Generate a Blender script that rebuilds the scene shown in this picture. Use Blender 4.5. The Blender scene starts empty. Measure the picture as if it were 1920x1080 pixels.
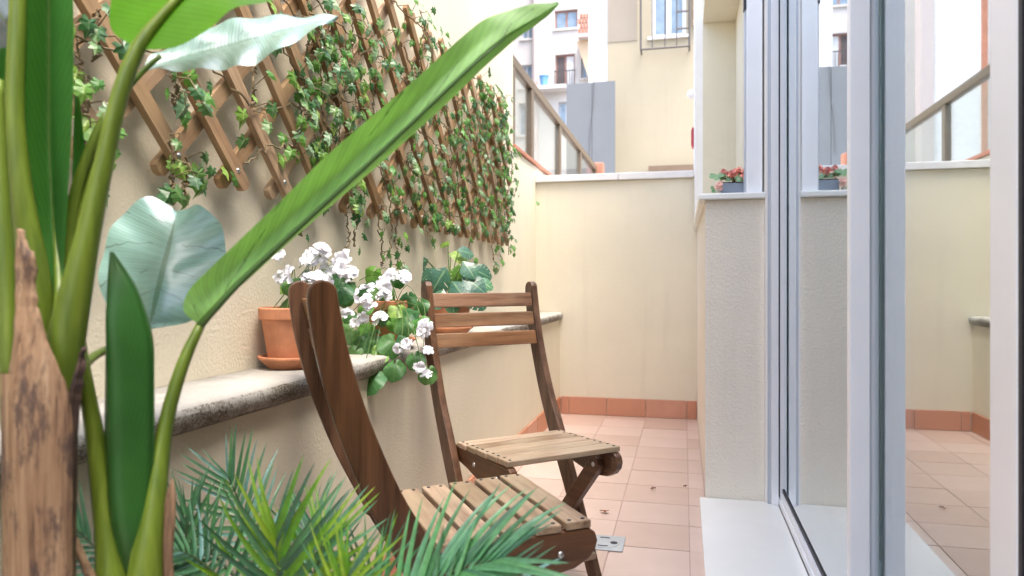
import bpy, math, random
from mathutils import Vector, Matrix
random.seed(11)
sc = bpy.context.scene
COL = sc.collection
PI = math.pi
# ---------------------------------------------------------------- camera
A = math.atan(322/1330); CA, SA = math.cos(A), math.sin(A); H = .88
cam = bpy.data.cameras.new('camera'); camo = bpy.data.objects.new('camera', cam); COL.objects.link(camo)
camo.location = (0, 0, H); camo.rotation_euler = (PI/2, 0, A)
cam.sensor_width = 36; cam.lens = 36*1330/1920; cam.shift_y = -10/1920
cam.clip_start = .02; cam.clip_end = 600
cam.dof.use_dof = True; cam.dof.focus_distance = 1.9; cam.dof.aperture_fstop = 4.5
sc.camera = camo
# ---------------------------------------------------------------- light
EL, SUNV = 68, Vector((.7, -.5, 0)).normalized()      # towards the sun
w = bpy.data.worlds.new('World'); sc.world = w; w.use_nodes = True
nt = w.node_tree; bg = nt.nodes['Background']; sky = nt.nodes.new('ShaderNodeTexSky')
sky.sky_type = 'NISHITA'; sky.sun_disc = False; sky.sun_elevation = math.radians(EL)
sky.sun_rotation = math.atan2(SUNV.x, SUNV.y)
sky.air_density = 1.0; sky.dust_density = 4.0; sky.ozone_density = .3
nt.links.new(sky.outputs[0], bg.inputs[0]); bg.inputs[1].default_value = .15
sl = bpy.data.lights.new('sun', 'SUN'); sl.energy = .7; sl.angle = math.radians(30); sl.color = (1, .95, .87)
so = bpy.data.objects.new('sun', sl); COL.objects.link(so)
sd = Vector((SUNV.x*math.cos(math.radians(EL)), SUNV.y*math.cos(math.radians(EL)), math.sin(math.radians(EL))))
so.rotation_euler = sd.to_track_quat('Z', 'Y').to_euler(); so.location = (0, 0, 20)
sc.view_settings.view_transform = 'Standard'; sc.view_settings.look = 'None'
sc.view_settings.gamma = 1; sc.view_settings.use_curve_mapping = False
sc.view_settings.exposure = 2.5
sc.render.engine = 'CYCLES'
cy = sc.cycles; cy.use_denoising = True; cy.max_bounces = 10; cy.diffuse_bounces = 6; cy.glossy_bounces = 5
cy.transparent_max_bounces = 16; cy.transmission_bounces = 6; cy.caustics_reflective = False; cy.caustics_refractive = False
cy.sample_clamp_indirect = 6

# ---------------------------------------------------------------- helpers
def at(px, py, d=None, X=None, Y=None, Z=None):
    """world point seen at a photo pixel at camera depth d, or on a plane"""
    a, b = (px-960)/1330, (530-py)/1330
    r = Vector((a*CA-SA, a*SA+CA, b))
    if X is not None: d = X/r.x
    if Y is not None: d = Y/r.y
    if Z is not None: d = (Z-H)/r.z
    return Vector((0, 0, H))+r*d

def tag(o, label=None, cat=None, group=None, kind=None):
    if label: o['label'] = label
    if cat: o['category'] = cat
    if group: o['group'] = group
    if kind: o['kind'] = kind
    return o

def empty(name, loc, label, cat, group=None, rz=0):
    o = bpy.data.objects.new(name, None); COL.objects.link(o); o.location = loc; o.rotation_euler = (0, 0, rz)
    o.empty_display_size = .05
    return tag(o, label, cat, group)

class MB:
    def __init__(s): s.v = []; s.f = []; s.uv = []
    def add(s, vs, fs, uvs=None):
        b = len(s.v); s.v += [Vector(p) for p in vs]; s.f += [tuple(i+b for i in f) for f in fs]
        s.uv += uvs if uvs else [(0, 0)]*len(vs)
        return s
    def box(s, x0, x1, y0, y1, z0, z1):
        return s.add([(x0,y0,z0),(x1,y0,z0),(x1,y1,z0),(x0,y1,z0),(x0,y0,z1),(x1,y0,z1),(x1,y1,z1),(x0,y1,z1)],
                     [(0,3,2,1),(4,5,6,7),(0,1,5,4),(1,2,6,5),(2,3,7,6),(3,0,4,7)])
    def tube(s, pts, rads, seg=8, cap=True, flat=1.0):
        n = len(pts); rings = []; vs = []; uv = []
        pts = [Vector(p) for p in pts]; ref = None
        for i, p in enumerate(pts):
            t = (pts[min(i+1, n-1)]-pts[max(i-1, 0)]).normalized()
            if ref is None:
                ref = Vector((0, 1, 0)) if abs(t.y) < .9 else Vector((1, 0, 0))
            a = (ref-t*ref.dot(t)).normalized(); b = t.cross(a); ref = a
            r = rads[i] if hasattr(rads, '__len__') else rads
            for k in range(seg):
                q = 2*PI*k/seg
                vs.append(p+a*math.cos(q)*r*flat+b*math.sin(q)*r); uv.append((i/(n-1), k/seg))
        fs = [(i*seg+k, i*seg+(k+1) % seg, (i+1)*seg+(k+1) % seg, (i+1)*seg+k) for i in range(n-1) for k in range(seg)]
        if cap: fs += [tuple(range(seg))[::-1], tuple((n-1)*seg+k for k in range(seg))]
        return s.add(vs, fs, uv)
    def lathe(s, prof, c=(0, 0, 0), seg=28):
        vs = []; fs = []; m = len(prof)
        for k in range(seg):
            q = 2*PI*k/seg
            for r, z in prof: vs.append((c[0]+r*math.cos(q), c[1]+r*math.sin(q), c[2]+z))
        for k in range(seg):
            for i in range(m-1):
                a = k*m+i; b = ((k+1) % seg)*m+i; fs.append((a, b, b+1, a+1))
        return s.add(vs, fs)
    def prism(s, prof, y0, y1):                                  # outline in x,z extruded along y
        n = len(prof)
        vs = [(x, y0, z) for x, z in prof]+[(x, y1, z) for x, z in prof]
        fs = [tuple(range(n)), tuple(range(2*n-1, n-1, -1))]+[((i+1) % n, i, i+n, (i+1) % n+n) for i in range(n)]
        return s.add(vs, fs)
    def mesh(s, name, mat, smooth=False):
        me = bpy.data.meshes.new(name); me.from_pydata([tuple(v) for v in s.v], [], s.f)
        uvl = me.uv_layers.new(name='UVMap')
        for l in me.loops: uvl.data[l.index].uv = s.uv[l.vertex_index]
        if smooth: me.polygons.foreach_set('use_smooth', [True]*len(me.polygons))
        me.materials.append(mat); me.validate(); me.update()
        return me
    def obj(s, name, mat, parent=None, smooth=False, bevel=0, loc=None):
        """world-coordinate mesh; under a parent it keeps its place in the world"""
        base = Vector(loc) if loc is not None else (Vector(parent_loc(parent)) if parent else Vector((0, 0, 0)))
        s.v = [v-base for v in s.v]
        o = bpy.data.objects.new(name, s.mesh(name, mat, smooth)); COL.objects.link(o)
        if parent:
            o.parent = parent
            if loc is not None: o.location = Vector(loc)-parent_loc(parent)
        elif loc is not None: o.location = loc
        if bevel:
            m = o.modifiers.new('bevel', 'BEVEL'); m.width = bevel; m.segments = 2; m.limit_method = 'ANGLE'; m.angle_limit = .6
        return o
def parent_loc(p):
    v = Vector((0, 0, 0))
    while p: v += p.location; p = p.parent
    return v
def place(name, me, parent, M, loc0=None):
    o = bpy.data.objects.new(name, me); COL.objects.link(o); o.parent = parent
    o.matrix_local = M
    return o
def copy_tree(o, parent=None):
    c = o.copy(); COL.objects.link(c)
    if parent: c.parent = parent
    for ch in list(o.children): copy_tree(ch, c)
    return c
def cr(pts, n):
    """Catmull-Rom resample to n+1 points"""
    P = [Vector(p) for p in pts]; m = len(P)-1; out = []
    for i in range(n+1):
        t = i/n*m; k = min(int(t), m-1); t -= k
        a, b, c, d = P[max(k-1, 0)], P[k], P[k+1], P[min(k+2, m)]
        out.append(.5*((2*b)+(c-a)*t+(2*a-5*b+4*c-d)*t*t+(3*b-a-3*c+d)*t**3))
    return out
def crf(vals, n): return [v.x for v in cr([(v, 0, 0) for v in vals], n)]

# ---------------------------------------------------------------- materials
def newmat(name):
    m = bpy.data.materials.new(name); m.use_nodes = True; t = m.node_tree
    return m, t, t.nodes['Principled BSDF'], t.nodes['Material Output']
def N(t, kind, **k):
    n = t.nodes.new('ShaderNode'+kind)
    for a, b in k.items(): setattr(n, a, b)
    return n
def coords(t, kind, scale=(1, 1, 1)):
    tc = N(t, 'TexCoord'); mp = N(t, 'Mapping'); mp.inputs['Scale'].default_value = scale
    t.links.new(tc.outputs[kind], mp.inputs[0]); return mp.outputs[0]
def noise(t, vec, scale, detail=4, rough=.55):
    n = N(t, 'TexNoise'); n.inputs['Scale'].default_value = scale; n.inputs['Detail'].default_value = detail
    n.inputs['Roughness'].default_value = rough; t.links.new(vec, n.inputs['Vector']); return n.outputs['Fac']
def ramp(t, fac, stops):
    r = N(t, 'ValToRGB'); e = r.color_ramp.elements
    while len(e) < len(stops): e.new(.5)
    for el, (p, c) in zip(e, stops): el.position = p; el.color = (*c, 1) if len(c) == 3 else c
    t.links.new(fac, r.inputs[0]); return r.outputs[0]
def mixc(t, fac, a, b, mode='MIX'):
    n = N(t, 'Mix', data_type='RGBA', blend_type=mode)
    for s, v in ((n.inputs[0], fac), (n.inputs[6], a), (n.inputs[7], b)):
        if hasattr(v, 'links') or hasattr(v, 'is_linked'): t.links.new(v, s)
        elif isinstance(v, (int, float)): s.default_value = v
        else: s.default_value = (*v, 1)
    return n.outputs[2]
def mth(t, op, a, b=None, c=None):
    n = N(t, 'Math', operation=op)
    for i, v in enumerate((a, b, c)):
        if v is None: continue
        if isinstance(v, (int, float)): n.inputs[i].default_value = v
        else: t.links.new(v, n.inputs[i])
    return n.outputs[0]
def bump(t, b, h, strength, dist=.01):
    n = N(t, 'Bump'); n.inputs['Strength'].default_value = strength; n.inputs['Distance'].default_value = dist
    t.links.new(h, n.inputs['Height']); t.links.new(n.outputs[0], b.inputs['Normal'])
def simple(name, c, rough=.5, spec=.5, metal=0, var=.12, vs=6, bs=0, bd=.002, bsc=80, rnd=0):
    m, t, b, _ = newmat(name)
    v = coords(t, 'Object'); f = noise(t, v, vs)
    col = ramp(t, f, [(.3, [x*(1-var) for x in c]), (.7, [min(1, x*(1+var)) for x in c])])
    if rnd:
        oi = N(t, 'ObjectInfo'); hs = N(t, 'HueSaturation')
        t.links.new(mth(t, 'MULTIPLY_ADD', oi.outputs['Random'], rnd, 1-rnd/2), hs.inputs['Value'])
        t.links.new(mth(t, 'MULTIPLY_ADD', oi.outputs['Random'], rnd*.06, .5-rnd*.03), hs.inputs['Hue'])
        t.links.new(col, hs.inputs['Color']); col = hs.outputs[0]
    t.links.new(col, b.inputs['Base Color'])
    b.inputs['Roughness'].default_value = rough; b.inputs['Specular IOR Level'].default_value = spec; b.inputs['Metallic'].default_value = metal
    if bs: bump(t, b, noise(t, v, bsc, 3), bs, bd)
    return m
def stucco(name, c, grain=160, strength=.5, dist=.004, dirt=.1):
    m, t, b, _ = newmat(name); v = coords(t, 'Object')
    big = noise(t, v, 1.3, 5, .6); mid = noise(t, v, 9, 5, .65)
    col = ramp(t, big, [(.25, [x*(1-dirt) for x in c]), (.6, c), (.8, [min(1, x*1.05) for x in c])])
    col = mixc(t, mth(t, 'MULTIPLY', mid, .25), col, [x*.8 for x in c])
    t.links.new(col, b.inputs['Base Color']); b.inputs['Roughness'].default_value = .85; b.inputs['Specular IOR Level'].default_value = .25
    vs_ = coords(t, 'Object', (7, 7, .55)); st_ = noise(t, vs_, 1.6, 4, .6)
    col = mixc(t, mth(t, 'MULTIPLY', ramp(t, st_, [(.55, (0, 0, 0)), (.75, (1, 1, 1))]), .16), col, [x*.62 for x in c])
    t.links.new(col, b.inputs['Base Color'])
    g = noise(t, v, grain, 3, .6); g2 = noise(t, v, grain*.28, 3, .6)
    bump(t, b, mth(t, 'ADD', g, mth(t, 'MULTIPLY', g2, .4)), strength, dist)
    return m
def wood(name, axis, dark, light, rough=.42, rnd=.5, weather=0.):
    m, t, b, _ = newmat(name)
    sc_ = [24, 24, 24]; sc_[axis] = 1.3
    tc = N(t, 'TexCoord'); oi = N(t, 'ObjectInfo'); add = N(t, 'VectorMath', operation='ADD')
    cx = N(t, 'CombineXYZ')
    for i in range(3): t.links.new(mth(t, 'MULTIPLY', oi.outputs['Random'], 7.0+3*i), cx.inputs[i])
    t.links.new(tc.outputs['Object'], add.inputs[0]); t.links.new(cx.outputs[0], add.inputs[1])
    mp = N(t, 'Mapping'); mp.inputs['Scale'].default_value = sc_; t.links.new(add.outputs[0], mp.inputs[0]); v = mp.outputs[0]
    n1 = noise(t, v, 2.2, 5, .6); n2 = noise(t, v, 11, 3, .7)
    f = mth(t, 'ADD', mth(t, 'MULTIPLY', n1, .75), mth(t, 'MULTIPLY', n2, .28))
    mid = [(a+b_)/2 for a, b_ in zip(dark, light)]
    col = ramp(t, f, [(.38, dark), (.5, mid), (.63, light)])
    hs = N(t, 'HueSaturation'); t.links.new(mth(t, 'MULTIPLY_ADD', oi.outputs['Random'], rnd, 1-rnd*.5), hs.inputs['Value'])
    t.links.new(mth(t, 'MULTIPLY_ADD', oi.outputs['Random'], -.3, 1.12), hs.inputs['Saturation'])
    t.links.new(col, hs.inputs['Color']); col = hs.outputs[0]
    if weather:
        blot = noise(t, add.outputs[0], 7, 3)
        col = mixc(t, mth(t, 'MULTIPLY', ramp(t, blot, [(.4, (0, 0, 0)), (.62, (1, 1, 1))]), weather), col, (.40, .32, .21))
    t.links.new(col, b.inputs['Base Color']); b.inputs['Roughness'].default_value = rough
    bump(t, b, n2, .25, .002)
    return m
def leafmat(name, c, c_mid, rough=.34, spec=.5, transl=.25, veins=90, slope=14, cracks=0., rnd=0., sheen=None, vein_amt=.25, coat=0., back=None):
    """leaf with u along and v across in its UV map"""
    m, t, b, out = newmat(name)
    tc = N(t, 'TexCoord'); sx = N(t, 'SeparateXYZ'); t.links.new(tc.outputs['UV'], sx.inputs[0])
    u = sx.outputs[0]; av = mth(t, 'ABSOLUTE', mth(t, 'MULTIPLY_ADD', sx.outputs[1], 2, -1))
    nz = noise(t, tc.outputs['UV'], 5, 3)
    ph = mth(t, 'ADD', mth(t, 'SUBTRACT', mth(t, 'MULTIPLY', u, veins), mth(t, 'MULTIPLY', av, slope)), mth(t, 'MULTIPLY', nz, 2.5))
    s1 = mth(t, 'SINE', ph); s2 = mth(t, 'SINE', mth(t, 'MULTIPLY', ph, 2.7))
    vv = mth(t, 'MULTIPLY_ADD', mth(t, 'ADD', s1, s2), .25, .5)
    big = noise(t, tc.outputs['Object'], 9, 3)
    col = ramp(t, big, [(.3, [x*.75 for x in c]), (.7, [min(1, x*1.25) for x in c])])
    col = mixc(t, mth(t, 'MULTIPLY', vv, vein_amt), col, [min(1, x*1.9) for x in c])
    col = mixc(t, mth(t, 'LESS_THAN', av, .045), col, c_mid)
    h = vv
    if cracks:
        fr = mth(t, 'FRACT', mth(t, 'ADD', mth(t, 'SUBTRACT', mth(t, 'MULTIPLY', u, cracks), mth(t, 'MULTIPLY', av, 1.1)), mth(t, 'MULTIPLY', nz, .5)))
        ck = mth(t, 'MULTIPLY', mth(t, 'LESS_THAN', fr, .035), mth(t, 'GREATER_THAN', noise(t, tc.outputs['UV'], 3.1, 1), .46))
        col = mixc(t, mth(t, 'MULTIPLY', ck, .75), col, [x*.25 for x in c])
        h = mth(t, 'SUBTRACT', vv, mth(t, 'MULTIPLY', ck, 4))
    if back:
        g = N(t, 'NewGeometry'); col = mixc(t, g.outputs['Backfacing'], col, back)
    if rnd:
        oi = N(t, 'ObjectInfo'); hs = N(t, 'HueSaturation')
        t.links.new(mth(t, 'MULTIPLY_ADD', oi.outputs['Random'], rnd, 1-rnd*.4), hs.inputs['Value'])
        t.links.new(mth(t, 'MULTIPLY_ADD', oi.outputs['Random'], -.06, .53), hs.inputs['Hue'])
        t.links.new(col, hs.inputs['Color']); col = hs.outputs[0]
    t.links.new(col, b.inputs['Base Color']); b.inputs['Roughness'].default_value = rough; b.inputs['Specular IOR Level'].default_value = spec
    b.inputs['Coat Weight'].default_value = coat; b.inputs['Coat Roughness'].default_value = .3
    bump(t, b, h, .2, .0015)
    if transl:
        tr = N(t, 'BsdfTranslucent'); t.links.new(mixc(t, 1, col, (1.0, 1.2, .45), 'MULTIPLY'), tr.inputs[0])
        mx = N(t, 'MixShader'); mx.inputs[0].default_value = transl
        t.links.new(b.outputs[0], mx.inputs[1]); t.links.new(tr.outputs[0], mx.inputs[2]); t.links.new(mx.outputs[0], out.inputs[0])
    return m
def glassmat(name, tint, f0, f1):
    m, t, b, out = newmat(name); t.nodes.remove(b)
    lw = N(t, 'LayerWeight'); lw.inputs['Blend'].default_value = .5
    fac = mth(t, 'MINIMUM', mth(t, 'MULTIPLY_ADD', mth(t, 'POWER', lw.outputs['Facing'], 2.0), f1, f0), .92)
    tr = N(t, 'BsdfTransparent'); tr.inputs[0].default_value = (*tint, 1)
    gl = N(t, 'BsdfGlossy'); gl.inputs['Roughness'].default_value = .0; gl.inputs[0].default_value = (.95, .98, 1, 1)
    mx = N(t, 'MixShader'); t.links.new(fac, mx.inputs[0]); t.links.new(tr.outputs[0], mx.inputs[1]); t.links.new(gl.outputs[0], mx.inputs[2])
    t.links.new(mx.outputs[0], out.inputs[0]); return m
def tilemat(name, c, rough, rnd):
    m, t, b, _ = newmat(name); v = coords(t, 'Object')
    oi = N(t, 'ObjectInfo')
    n1 = noise(t, v, 5, 5, .6); n2 = noise(t, v, 40, 3)
    col = ramp(t, n1, [(.3, [x*.93 for x in c]), (.55, c), (.75, [min(1, x*1.07+.01) for x in c])])
    col = mixc(t, mth(t, 'MULTIPLY', n2, .2), col, [min(1, x*.7+.12) for x in c])
    hs = N(t, 'HueSaturation'); t.links.new(mth(t, 'MULTIPLY_ADD', oi.outputs['Random'], rnd, 1-rnd/2), hs.inputs['Value'])
    t.links.new(mth(t, 'MULTIPLY_ADD', oi.outputs['Random'], -.2, 1.1), hs.inputs['Saturation'])
    t.links.new(col, hs.inputs['Color']); t.links.new(hs.outputs[0], b.inputs['Base Color'])
    t.links.new(mth(t, 'MULTIPLY_ADD', n1, .12, rough-.06), b.inputs['Roughness'])
    bump(t, b, n1, .06, .003)
    return m

M = {}
M['wall'] = stucco('cream_render', (.71, .66, .525), 130, .45, .004)
M['pier'] = stucco('rough_cream_render', (.82, .775, .68), 95, .85, .006, .06)
M['white_paint'] = simple('white_paint', (.80, .79, .77), .6, .3, var=.04)
M['frame'] = simple('white_lacquered_aluminium', (.83, .855, .89), .3, .5, var=.02)
M['grey_frame'] = simple('grey_seal', (.42, .46, .52), .4, var=.05)
M['black'] = simple('black_gasket', (.012, .013, .02), .5)
M['tile'] = tilemat('terracotta_floor_tile', (.58, .435, .365), .30, .17)
M['skirt'] = tilemat('terracotta_skirting_tile', (.50, .225, .13), .5, .12)
M['grout'] = simple('grout', (.50, .375, .315), .9, .2, var=.1, vs=30)
M['marble'] = simple('white_marble', (.80, .82, .80), .25, .5, var=.04, vs=3)
M['sill'] = simple('pale_stone_sill', (.66, .65, .64), .5, .4, var=.06, vs=20)
M['terracotta'] = simple('terracotta_pot', (.50, .215, .115), .7, .25, var=.22, vs=16, bs=.1, bsc=120)
M['soil'] = simple('soil', (.035, .022, .015), .95, .1, bs=.6, bsc=60, bd=.01)
M['steel'] = simple('brushed_steel', (.55, .55, .54), .35, .5, metal=1, var=.05)
M['drain'] = simple('drain_steel', (.44, .47, .48), .5, .5, metal=.2, var=.08)
M['post_wood'] = wood('dark_oiled_wood', 2, (.055, .023, .009), (.145, .066, .030), .36, .25)
M['slat_wood'] = wood('weathered_oiled_wood', 1, (.16, .09, .048), (.42, .29, .18), .34, .9, .6)
M['leg_wood'] = wood('oiled_wood_rail', 0, (.055, .023, .009), (.145, .066, .030), .36, .25)
M['trellis'] = wood('trellis_wood', 0, (.24, .13, .06), (.42, .265, .135), .6, .4, .25)
M['ground'] = simple('concrete_ground', (.32, .30, .27), .9, .2, var=.15, vs=.6)
def stone():
    m, t, b, _ = newmat('weathered_ledge_stone'); v = coords(t, 'Object')
    n1 = noise(t, v, 7, 6, .65); sp = noise(t, v, 190, 4, .85); blot = noise(t, v, 2.3, 4)
    base = ramp(t, n1, [(.3, (.37, .36, .33)), (.6, (.48, .47, .44)), (.8, (.55, .545, .52))])
    base = mixc(t, mth(t, 'MULTIPLY', ramp(t, blot, [(.45, (0, 0, 0)), (.65, (1, 1, 1))]), .25), base, (.50, .40, .22))
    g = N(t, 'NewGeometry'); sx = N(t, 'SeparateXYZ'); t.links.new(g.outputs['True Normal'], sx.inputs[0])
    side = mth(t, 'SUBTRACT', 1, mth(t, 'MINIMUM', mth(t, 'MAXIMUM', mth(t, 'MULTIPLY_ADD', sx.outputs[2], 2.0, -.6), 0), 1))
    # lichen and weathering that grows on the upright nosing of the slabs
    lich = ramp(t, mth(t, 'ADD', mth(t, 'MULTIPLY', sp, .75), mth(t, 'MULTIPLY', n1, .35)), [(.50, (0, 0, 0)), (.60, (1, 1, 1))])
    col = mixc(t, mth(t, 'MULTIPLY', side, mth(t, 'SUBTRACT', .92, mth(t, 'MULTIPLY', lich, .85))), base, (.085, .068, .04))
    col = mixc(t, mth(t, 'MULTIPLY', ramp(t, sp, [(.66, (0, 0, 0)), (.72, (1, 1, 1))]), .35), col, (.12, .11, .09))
    t.links.new(col, b.inputs['Base Color']); b.inputs['Roughness'].default_value = .8; b.inputs['Specular IOR Level'].default_value = .3
    bump(t, b, mth(t, 'ADD', sp, n1), .7, .006); return m
M['stone'] = stone()
M['glass'] = glassmat('door_glass', (.78, .90, .90), .08, 1.08)
M['clear_glass'] = glassmat('railing_glass', (.93, .97, .98), .04, .35)
M['window_glass'] = simple('far_window_glass', (.20, .27, .34), .08, .7, var=.2)
M['railing'] = simple('bronze_aluminium', (.13, .092, .055), .45, .5, var=.06)
M['coping'] = simple('red_coping_tile', (.40, .175, .11), .7, .3, var=.12)

# ---------------------------------------------------------------- setting: ground, floor
XW, XL, YB, XR = -.975, -.813, 4.72, .085      # trellis wall, low wall, back wall, right wall
g = MB().add([(-150, -150, -.06), (150, -150, -.06), (150, 150, -.06), (-150, 150, -.06)], [(0, 1, 2, 3)]).obj('ground', M['ground']); tag(g, kind='structure')
fl = MB().box(-1.0, .36, -3, YB+.02, -.05, -.004).obj('terrace_floor', M['grout']); tag(fl, kind='structure')
xs = [XL, -.753, -.497, -.239, .019, XR]; y = 2.394-.2455*14
yj = [2.394+.2455*k for k in range(-13, 10)]
yj = [q for q in yj if q < YB-.03]+[YB]
cache = {}
for i in range(len(xs)-1):
    for j in range(len(yj)-1):
        wx, wy = xs[i+1]-xs[i]-.0035, yj[j+1]-yj[j]-.0035
        key = (round(wx, 4), round(wy, 4))
        if key not in cache:
            cache[key] = MB().box(-wx/2, wx/2, -wy/2, wy/2, -.008, 0).mesh('floor_tile', M['tile'])
        o = bpy.data.objects.new('floor_tile', cache[key]); COL.objects.link(o); o.parent = fl
        o.location = ((xs[i]+xs[i+1])/2, (yj[j]+yj[j+1])/2, random.uniform(-.0007, .0007))
        o.rotation_euler = (random.uniform(-.002, .002), random.uniform(-.002, .002), 0)
th = MB().box(.062, .36, -3, 2.975, .0015, .011).obj('threshold', M['marble'], bevel=.002); tag(th, kind='structure')

# ---------------------------------------------------------------- courtyard walls
lw_ = empty('boundary_wall', (XW, 1, 0), 'tall cream rendered wall that carries the wooden trellis', 'wall')
MB().box(XW-.25, XW, -3, 4.05, -.05, 2.62).obj('wall_face', M['wall'], lw_)
MB().box(XW-.25, XW, 4.05, 8.25, -.05, 1.665).obj('lower_wall', M['wall'], lw_)
y0 = 4.055
while y0 < 8.2:
    MB().box(XW-.27, XW+.015, y0, min(y0+.285, 8.25), 1.667, 1.695).obj('coping_tile', M['coping'], lw_, bevel=.004); y0 += .29
MB().box(XW-.06, XW+.07, 8.2, 8.36, 1.70, 2.27).obj('end_block', M['coping'], lw_, bevel=.01)

low = empty('low_wall', (XL, 1, 0), 'low cream bench wall under the stone ledge with flowerpots', 'wall')
MB().box(XW, XL, -3, YB, -.05, .628).obj('wall_face', M['wall'], low)
prof = [(0, -.052), (.158, -.052), (.172, -.046), (.182, -.034), (.185, -.018), (.181, -.007), (.17, -.001), (.15, .002), (0, .0)]
joints = [-3, -2.1, -1.2, -.35, .55, 1.30, 2.18, 3.0, 3.85, YB-.002]
for a, b in zip(joints, joints[1:]):
    mb = MB(); n = 14; vs = []; k = len(prof)
    for i in range(n+1):
        yy = a+.002+(b-a-.004)*i/n
        for q, (dx, dz) in enumerate(prof):
            j = random.uniform(-1, 1)*(.0022 if 0 < q < 8 else 0)
            vs.append((XW+.001+dx+j, yy, .680+dz+j*.6))
    fs = [(i*k+q, i*k+(q+1) % k, (i+1)*k+(q+1) % k, (i+1)*k+q) for i in range(n) for q in range(k)]
    fs = [f[::-1] for f in fs]
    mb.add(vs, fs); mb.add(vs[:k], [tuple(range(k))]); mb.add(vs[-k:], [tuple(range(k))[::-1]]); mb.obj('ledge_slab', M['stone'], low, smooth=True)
# skirting along the low wall
def skirt(parent, pts):
    for x0, x1, y0, y1 in pts: MB().box(x0, x1, y0, y1, .001, .118).obj('skirting_tile', M['skirt'], parent, bevel=.003)
yy = YB-.012-.26
sk = []
while yy > -2.9: sk.append((XL+.0005, XL+.011, yy+.0015, yy+.2585)); yy -= .26
skirt(low, sk)

bw = empty('end_wall', (-.4, YB, 0), 'cream rendered wall closing the terrace under a pale stone cap', 'wall')
MB().box(XW, .9, YB, YB+.16, -.05, 1.555).obj('wall_face', M['wall'], bw)
for a, b in ((XW+.0, -.42), (-.418, .062)):
    MB().box(a, b, YB-.025, YB+.185, 1.557, 1.602).obj('cap_stone', M['sill'], bw, bevel=.004)
xj = [XL+.012, -.749, -.497, -.241, .017, XR-.002]
skirt(bw, [(a+.0015, b-.0015, YB-.011, YB-.0005) for a, b in zip(xj, xj[1:])])

# ---------------------------------------------------------------- house on the right
hs_ = empty('house', (.5, 1, 0), 'cream house along the right side with pier, white sill and sliding doors', 'building')
MB().box(XR, .312, 2.98, 4.42, -.05, 1.212).obj('pier', M['pier'], hs_)
MB().box(XR, .6, 4.42, YB-.001, -.05, 1.212).obj('side_wall', M['white_paint'], hs_)
MB().box(.058, .318, 2.953, 4.418, 1.2135, 1.2385).obj('window_sill', M['marble'], hs_, bevel=.005)
MB().box(.066, .112, 4.42, 4.95, 1.604, 3.3).obj('corner_post', M['white_paint'], hs_)
MB().box(.066, .112, 4.42, YB-.03, 1.2135, 1.604).obj('corner_post', M['white_paint'], hs_)
MB().box(.112, .62, 4.42, 4.95, 1.2135, 3.3).obj('recess_wall', M['wall'], hs_)
MB().box(.112, .62, 2.9, 4.418, 2.44, 2.62).obj('soffit', M['wall'], hs_)
MB().box(.245, .306, 2.985, 3.06, 1.239, 2.438).obj('window_post', M['frame'], hs_, bevel=.004)
MB().box(.300, .312, 3.062, 4.418, 1.239, 2.438).obj('window_side', M['wall'], hs_)
MB().box(.2385, .2445, 3.0, 3.05, 1.239, 2.438).obj('seal', M['grey_frame'], hs_)
MB().box(  .235, .244, 2.99, 3.03, 1.98, 2.06).obj('shutter_latch', M['black'], hs_)
MB().box(.312, .62, 2.985, 3.12, -.05, 2.438).obj('pier', M['pier'], hs_)
MB().box(.333, .62, -6, 2.9, 2.25, 3.3).obj('upper_wall', M['wall'], hs_)
MB().box(.112, .62, 2.9, 4.42, 2.62, 3.3).obj('upper_wall', M['wall'], hs_)
room = simple('interior_paint', (.42, .42, .44), .8, .2, var=.05); rfl = simple('interior_floor', (.20, .15, .11), .4, .4, var=.2)
MB().box(.50, 4.5, -6, 2.98, -.05, -.005).obj('room_floor', rfl, hs_)
MB().box(.62, 4.6, 2.985, 3.12, -.05, 2.65).obj('room_wall', room, hs_)
MB().box(4.5, 4.65, -6, 2.98, -.05, 2.65).obj('room_wall', room, hs_)
MB().box(.62, 4.5, -6, 2.98, 2.5, 2.65).obj('room_ceiling', room, hs_)
MB().box(.40, 4.5, -6.15, -6, -.05, 2.65).obj('room_wall', room, hs_)
MB().box(.36, .60, -6, -1.55, -.05, 2.25).obj('side_wall', M['wall'], hs_)

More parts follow.
